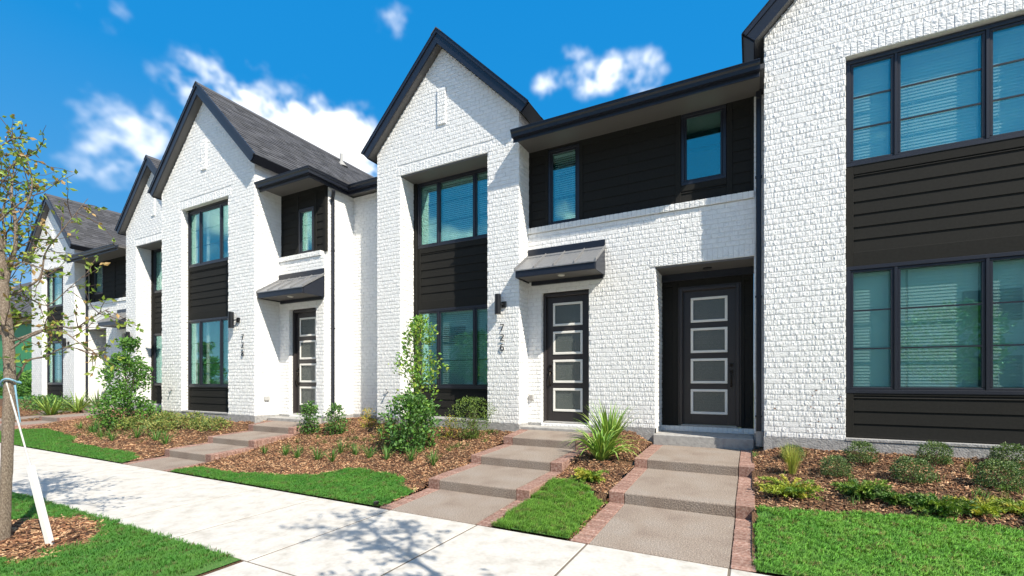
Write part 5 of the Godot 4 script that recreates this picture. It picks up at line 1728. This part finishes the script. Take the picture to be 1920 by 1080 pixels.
# ------------------------------------------------------------------ things farther off
func build_far() -> void:
	# unfinished house behind the row's far end
	var u := thing("unfinished_house", "house under construction with green sheathing panels and dark roof", "house", Vector3(-47, 0, -13))
	obj("wall", bx(-58.0, -36.0, -0.1, 5.5, 12.02, 18.0), M.lumber, u)
	for j in 2:
		for i in 17:
			obj("sheathing_panel", bx(-57.9 + i * 1.28, -57.9 + i * 1.28 + 1.262, 0.05 + j * 2.62, 0.05 + j * 2.62 + 2.60, 12.0, 12.019), M.green_sheathing, u)
	obj("top_plate", bx(-58.2, -35.8, 5.36, 5.62, 11.7, 12.0), M.lumber, u)
	obj("roof", MB.new().prism_x([Vector2(11.5, 5.62), Vector2(18.5, 5.62), Vector2(18.5, 8.6), Vector2(15.0, 9.6)], -58.5, -35.5), M.grey_roof, u)
	# houses across the street, seen only as reflections in the windows
	var xs := [-34.0, -22.0, -10.0, 2.0, 14.0, 26.0]
	var says := ["pale stucco house across the street, reflected at the far end", "pale stucco house across the street facing the forward gable", "pale stucco house across the street facing the first awning", "pale stucco house straight across the street", "pale stucco house across the street mirrored in the wide windows", "pale stucco house at the end of the opposite row"]
	for k in xs.size():
		var x: float = xs[k]
		var h := thing("opposite_house", says[k], "house", Vector3(x, 0.02, 19.0), "houses across the street")
		obj("wall", MB.new().box(Vector3(x - 5.94, 0.02, 18.0), Vector3(x + 5.94, 8.0, 27.0)), M.stucco, h)
		obj("roof", MB.new().prism([Vector2(x - 5.98, 8.001), Vector2(x + 5.98, 8.001), Vector2(x + 4.4, 10.6), Vector2(x - 4.4, 10.6)], 17.5, 27.5), M.grey_roof, h)
		for q in 4:
			var wx := x - 3.6 + (q % 2) * 4.6
			var wy := 1.2 + (q / 2) * 3.6
			var w := obj("window", MB.new().cbox(Vector3(wx, wy, 17.93), Vector3(wx + 2.4, wy + 1.7, 17.999), 0.01), M.frame_vinyl, h)
			obj("pane", MB.new().box(Vector3(wx + 0.1, wy + 0.1, 17.91), Vector3(wx + 1.15, wy + 1.6, 17.929)), M.dark_pane, w)
			obj("pane", MB.new().box(Vector3(wx + 1.25, wy + 0.1, 17.91), Vector3(wx + 2.3, wy + 1.6, 17.929)), M.dark_pane, w)
	var blob := func(t: float) -> float: return 1.9 * sqrt(maxf(0.03, 1.0 - pow(absf(t - 0.5) / 0.52, 2.0)))
	var pal := [Color(.05, .12, .02), Color(.07, .15, .025), Color(.04, .09, .018)]
	var ts := [-29.0, -19.0, -5.0, 8.5]
	var tsay := ["leafy tree across the street near the far end", "leafy tree across the street mirrored in the windows of 728", "leafy tree across the street mirrored in the lower window of 726", "leafy tree across the street mirrored in the wide lower window"]
	for k in ts.size():
		var t := thing("street_tree", tsay[k], "tree", Vector3(ts[k], 0.02, 13.0), "trees across the street")
		obj("trunk", MB.new().tube([Vector3(ts[k], 0.0, 13.0), Vector3(ts[k] + 0.05, 1.5, 13.0), Vector3(ts[k], 3.4, 13.0)], [0.13, 0.11, 0.06], 10), M.bark, t)
		var c := MeshInstance3D.new()
		c.name = "crown"
		c.mesh = bush_mesh(700 + k, 3.8, blob, 2600, 0.22, 0.14, pal, 0.5, 0.3)
		c.material_override = M.leaf
		t.add_child(c)
		c.position = Vector3(0, 1.4, 0)

# ------------------------------------------------------------------ sky
func build_sky() -> Sky:
	var W := 2048
	var H := 1024
	var px := PackedFloat32Array()
	px.resize(W * H * 3)
	var n1 := noise(901, 1.0, 6)
	var n2 := noise(902, 1.0, 5)
	# clouds in view: photograph pixel, half sizes in degrees, strength
	var blobs := [[440, 185, 5.5, 3.0, 0.95], [560, 250, 7.0, 3.6, 1.2], [640, 285, 5.5, 4.2, 1.2], [410, 145, 3.6, 1.9, 0.85], [470, 140, 2.2, 1.6, 0.6], [250, 250, 7.0, 4.2, 0.47], [200, 305, 3.6, 3.6, 0.46], [300, 220, 4.0, 3.0, 0.48], [1130, 140, 4.8, 2.4, 0.66], [1200, 135, 3.4, 2.4, 0.56], [1030, 158, 2.2, 1.6, 0.52], [1080, 100, 2.6, 1.3, 0.45], [1200, 175, 2.4, 1.8, 0.5], [205, 28, 2.0, 3.0, 0.34], [740, 35, 3.0, 2.4, 0.34], [520, 18, 1.8, 1.0, 0.34], [150, 12, 1.0, 1.0, 0.34]]
	var bl := []
	for b in blobs:
		var v := (at_pixel(b[0], b[1], 1.0) - Vector3(0, EYE, 0)).normalized()
		bl.append([atan2(v.x, -v.z), asin(v.y), deg_to_rad(b[2]), deg_to_rad(b[3]), b[4]])
	for j in H:
		var th := PI * (j + 0.5) / H
		var y := cos(th)
		var q := sin(th)
		var el := PI / 2 - th
		var base: Vector3
		var e := rad_to_deg(el)
		if e <= 0:
			base = Vector3(0.34, 0.43, 0.52).lerp(Vector3(0.22, 0.22, 0.18), clampf(-e / 12.0, 0, 1))
		elif e < 12:
			base = Vector3(0.34, 0.44, 0.55).lerp(Vector3(0.060, 0.245, 0.50), e / 12.0)
		elif e < 30:
			base = Vector3(0.060, 0.245, 0.50).lerp(Vector3(0.009, 0.182, 0.46), (e - 12) / 18.0)
		else:
			base = Vector3(0.009, 0.182, 0.46).lerp(Vector3(0.002, 0.150, 0.42), clampf((e - 30) / 30.0, 0, 1))
		for i in W:
			var phi := wrapf((i + 0.5) / W * TAU, -PI, PI)
			var c := base
			if e > 0.5:
				var v := Vector3(sin(phi) * q, y, -cos(phi) * q)
				var den := 0.0
				var inview := absf(phi + YAW) < 0.95 and e < 52.0
				if inview:
					var s := 0.0
					for b in bl:
						var dx: float = (phi - b[0]) * q / b[2]
						var dy: float = (el - b[1]) / b[3]
						var rr := dx * dx + dy * dy
						if rr < 4.0:
							s = maxf(s, b[4] * exp(-rr * 0.9))
					if s > 0.03:
						var f := n1.get_noise_3dv(v * 6.5) * 0.7 + n2.get_noise_3dv(Vector3(v.x, v.y * 1.3, v.z) * 24.0) * 0.45
						den = smoothstep(0.28, 0.98, s * (1.0 + 1.3 * f) + 0.08 * f)
				else:
					var f := n1.get_noise_3dv(Vector3(v.x, v.y * 1.7, v.z) * 2.6 + Vector3(11, 0, 5)) + 0.35 * n2.get_noise_3dv(v * 9.0)
					den = smoothstep(0.02, 0.45, f)
				if den > 0:
					c = c.lerp(Vector3(0.93, 0.94, 0.95), den * 0.96)
			var k := (j * W + i) * 3
			px[k] = c.x; px[k + 1] = c.y; px[k + 2] = c.z
	var im := Image.create_from_data(W, H, false, Image.FORMAT_RGBF, px.to_byte_array())
	var sm := PanoramaSkyMaterial.new()
	sm.panorama = ImageTexture.create_from_image(im)
	var sky := Sky.new()
	sky.sky_material = sm
	return sky

func _ready() -> void:
	rng.seed = 20240611
	# camera: level, turned left, lens shifted upwards as in the photograph
	var cam := Camera3D.new()
	cam.name = "camera"
	cam.projection = Camera3D.PROJECTION_FRUSTUM
	cam.near = 0.1
	cam.far = 900.0
	cam.size = 0.1 * 1080.0 / FOCAL
	cam.frustum_offset = Vector2(0, 0.1 * (HORIZON - 540.0) / FOCAL)
	add_child(cam)
	cam.position = Vector3(0, EYE, 0)
	cam.rotation = Vector3(0, YAW, 0)
	cam.current = true
	var env := Environment.new()
	env.background_mode = Environment.BG_SKY
	env.sky = build_sky()
	env.tonemap_mode = Environment.TONE_MAPPER_LINEAR
	env.tonemap_exposure = 1.62
	env.sdfgi_enabled = true
	env.ssao_enabled = true
	env.ssil_enabled = true
	var we := WorldEnvironment.new()
	we.name = "environment"
	we.environment = env
	add_child(we)
	var sun := DirectionalLight3D.new()
	sun.name = "sun"
	sun.light_energy = 1.5
	sun.light_color = Color(1.0, 0.965, 0.90)
	sun.light_angular_distance = 0.5
	sun.shadow_enabled = true
	add_child(sun)
	sun.look_at_from_position(Vector3(2.35, 2.55, 1.0) * 10.0, Vector3.ZERO, Vector3.UP)
	make_materials()
	make_bricks()
	build_ground()
	build_houses()
	build_far()
	build_plants()
	build_trees()
	build_grass()
	build_mulch()
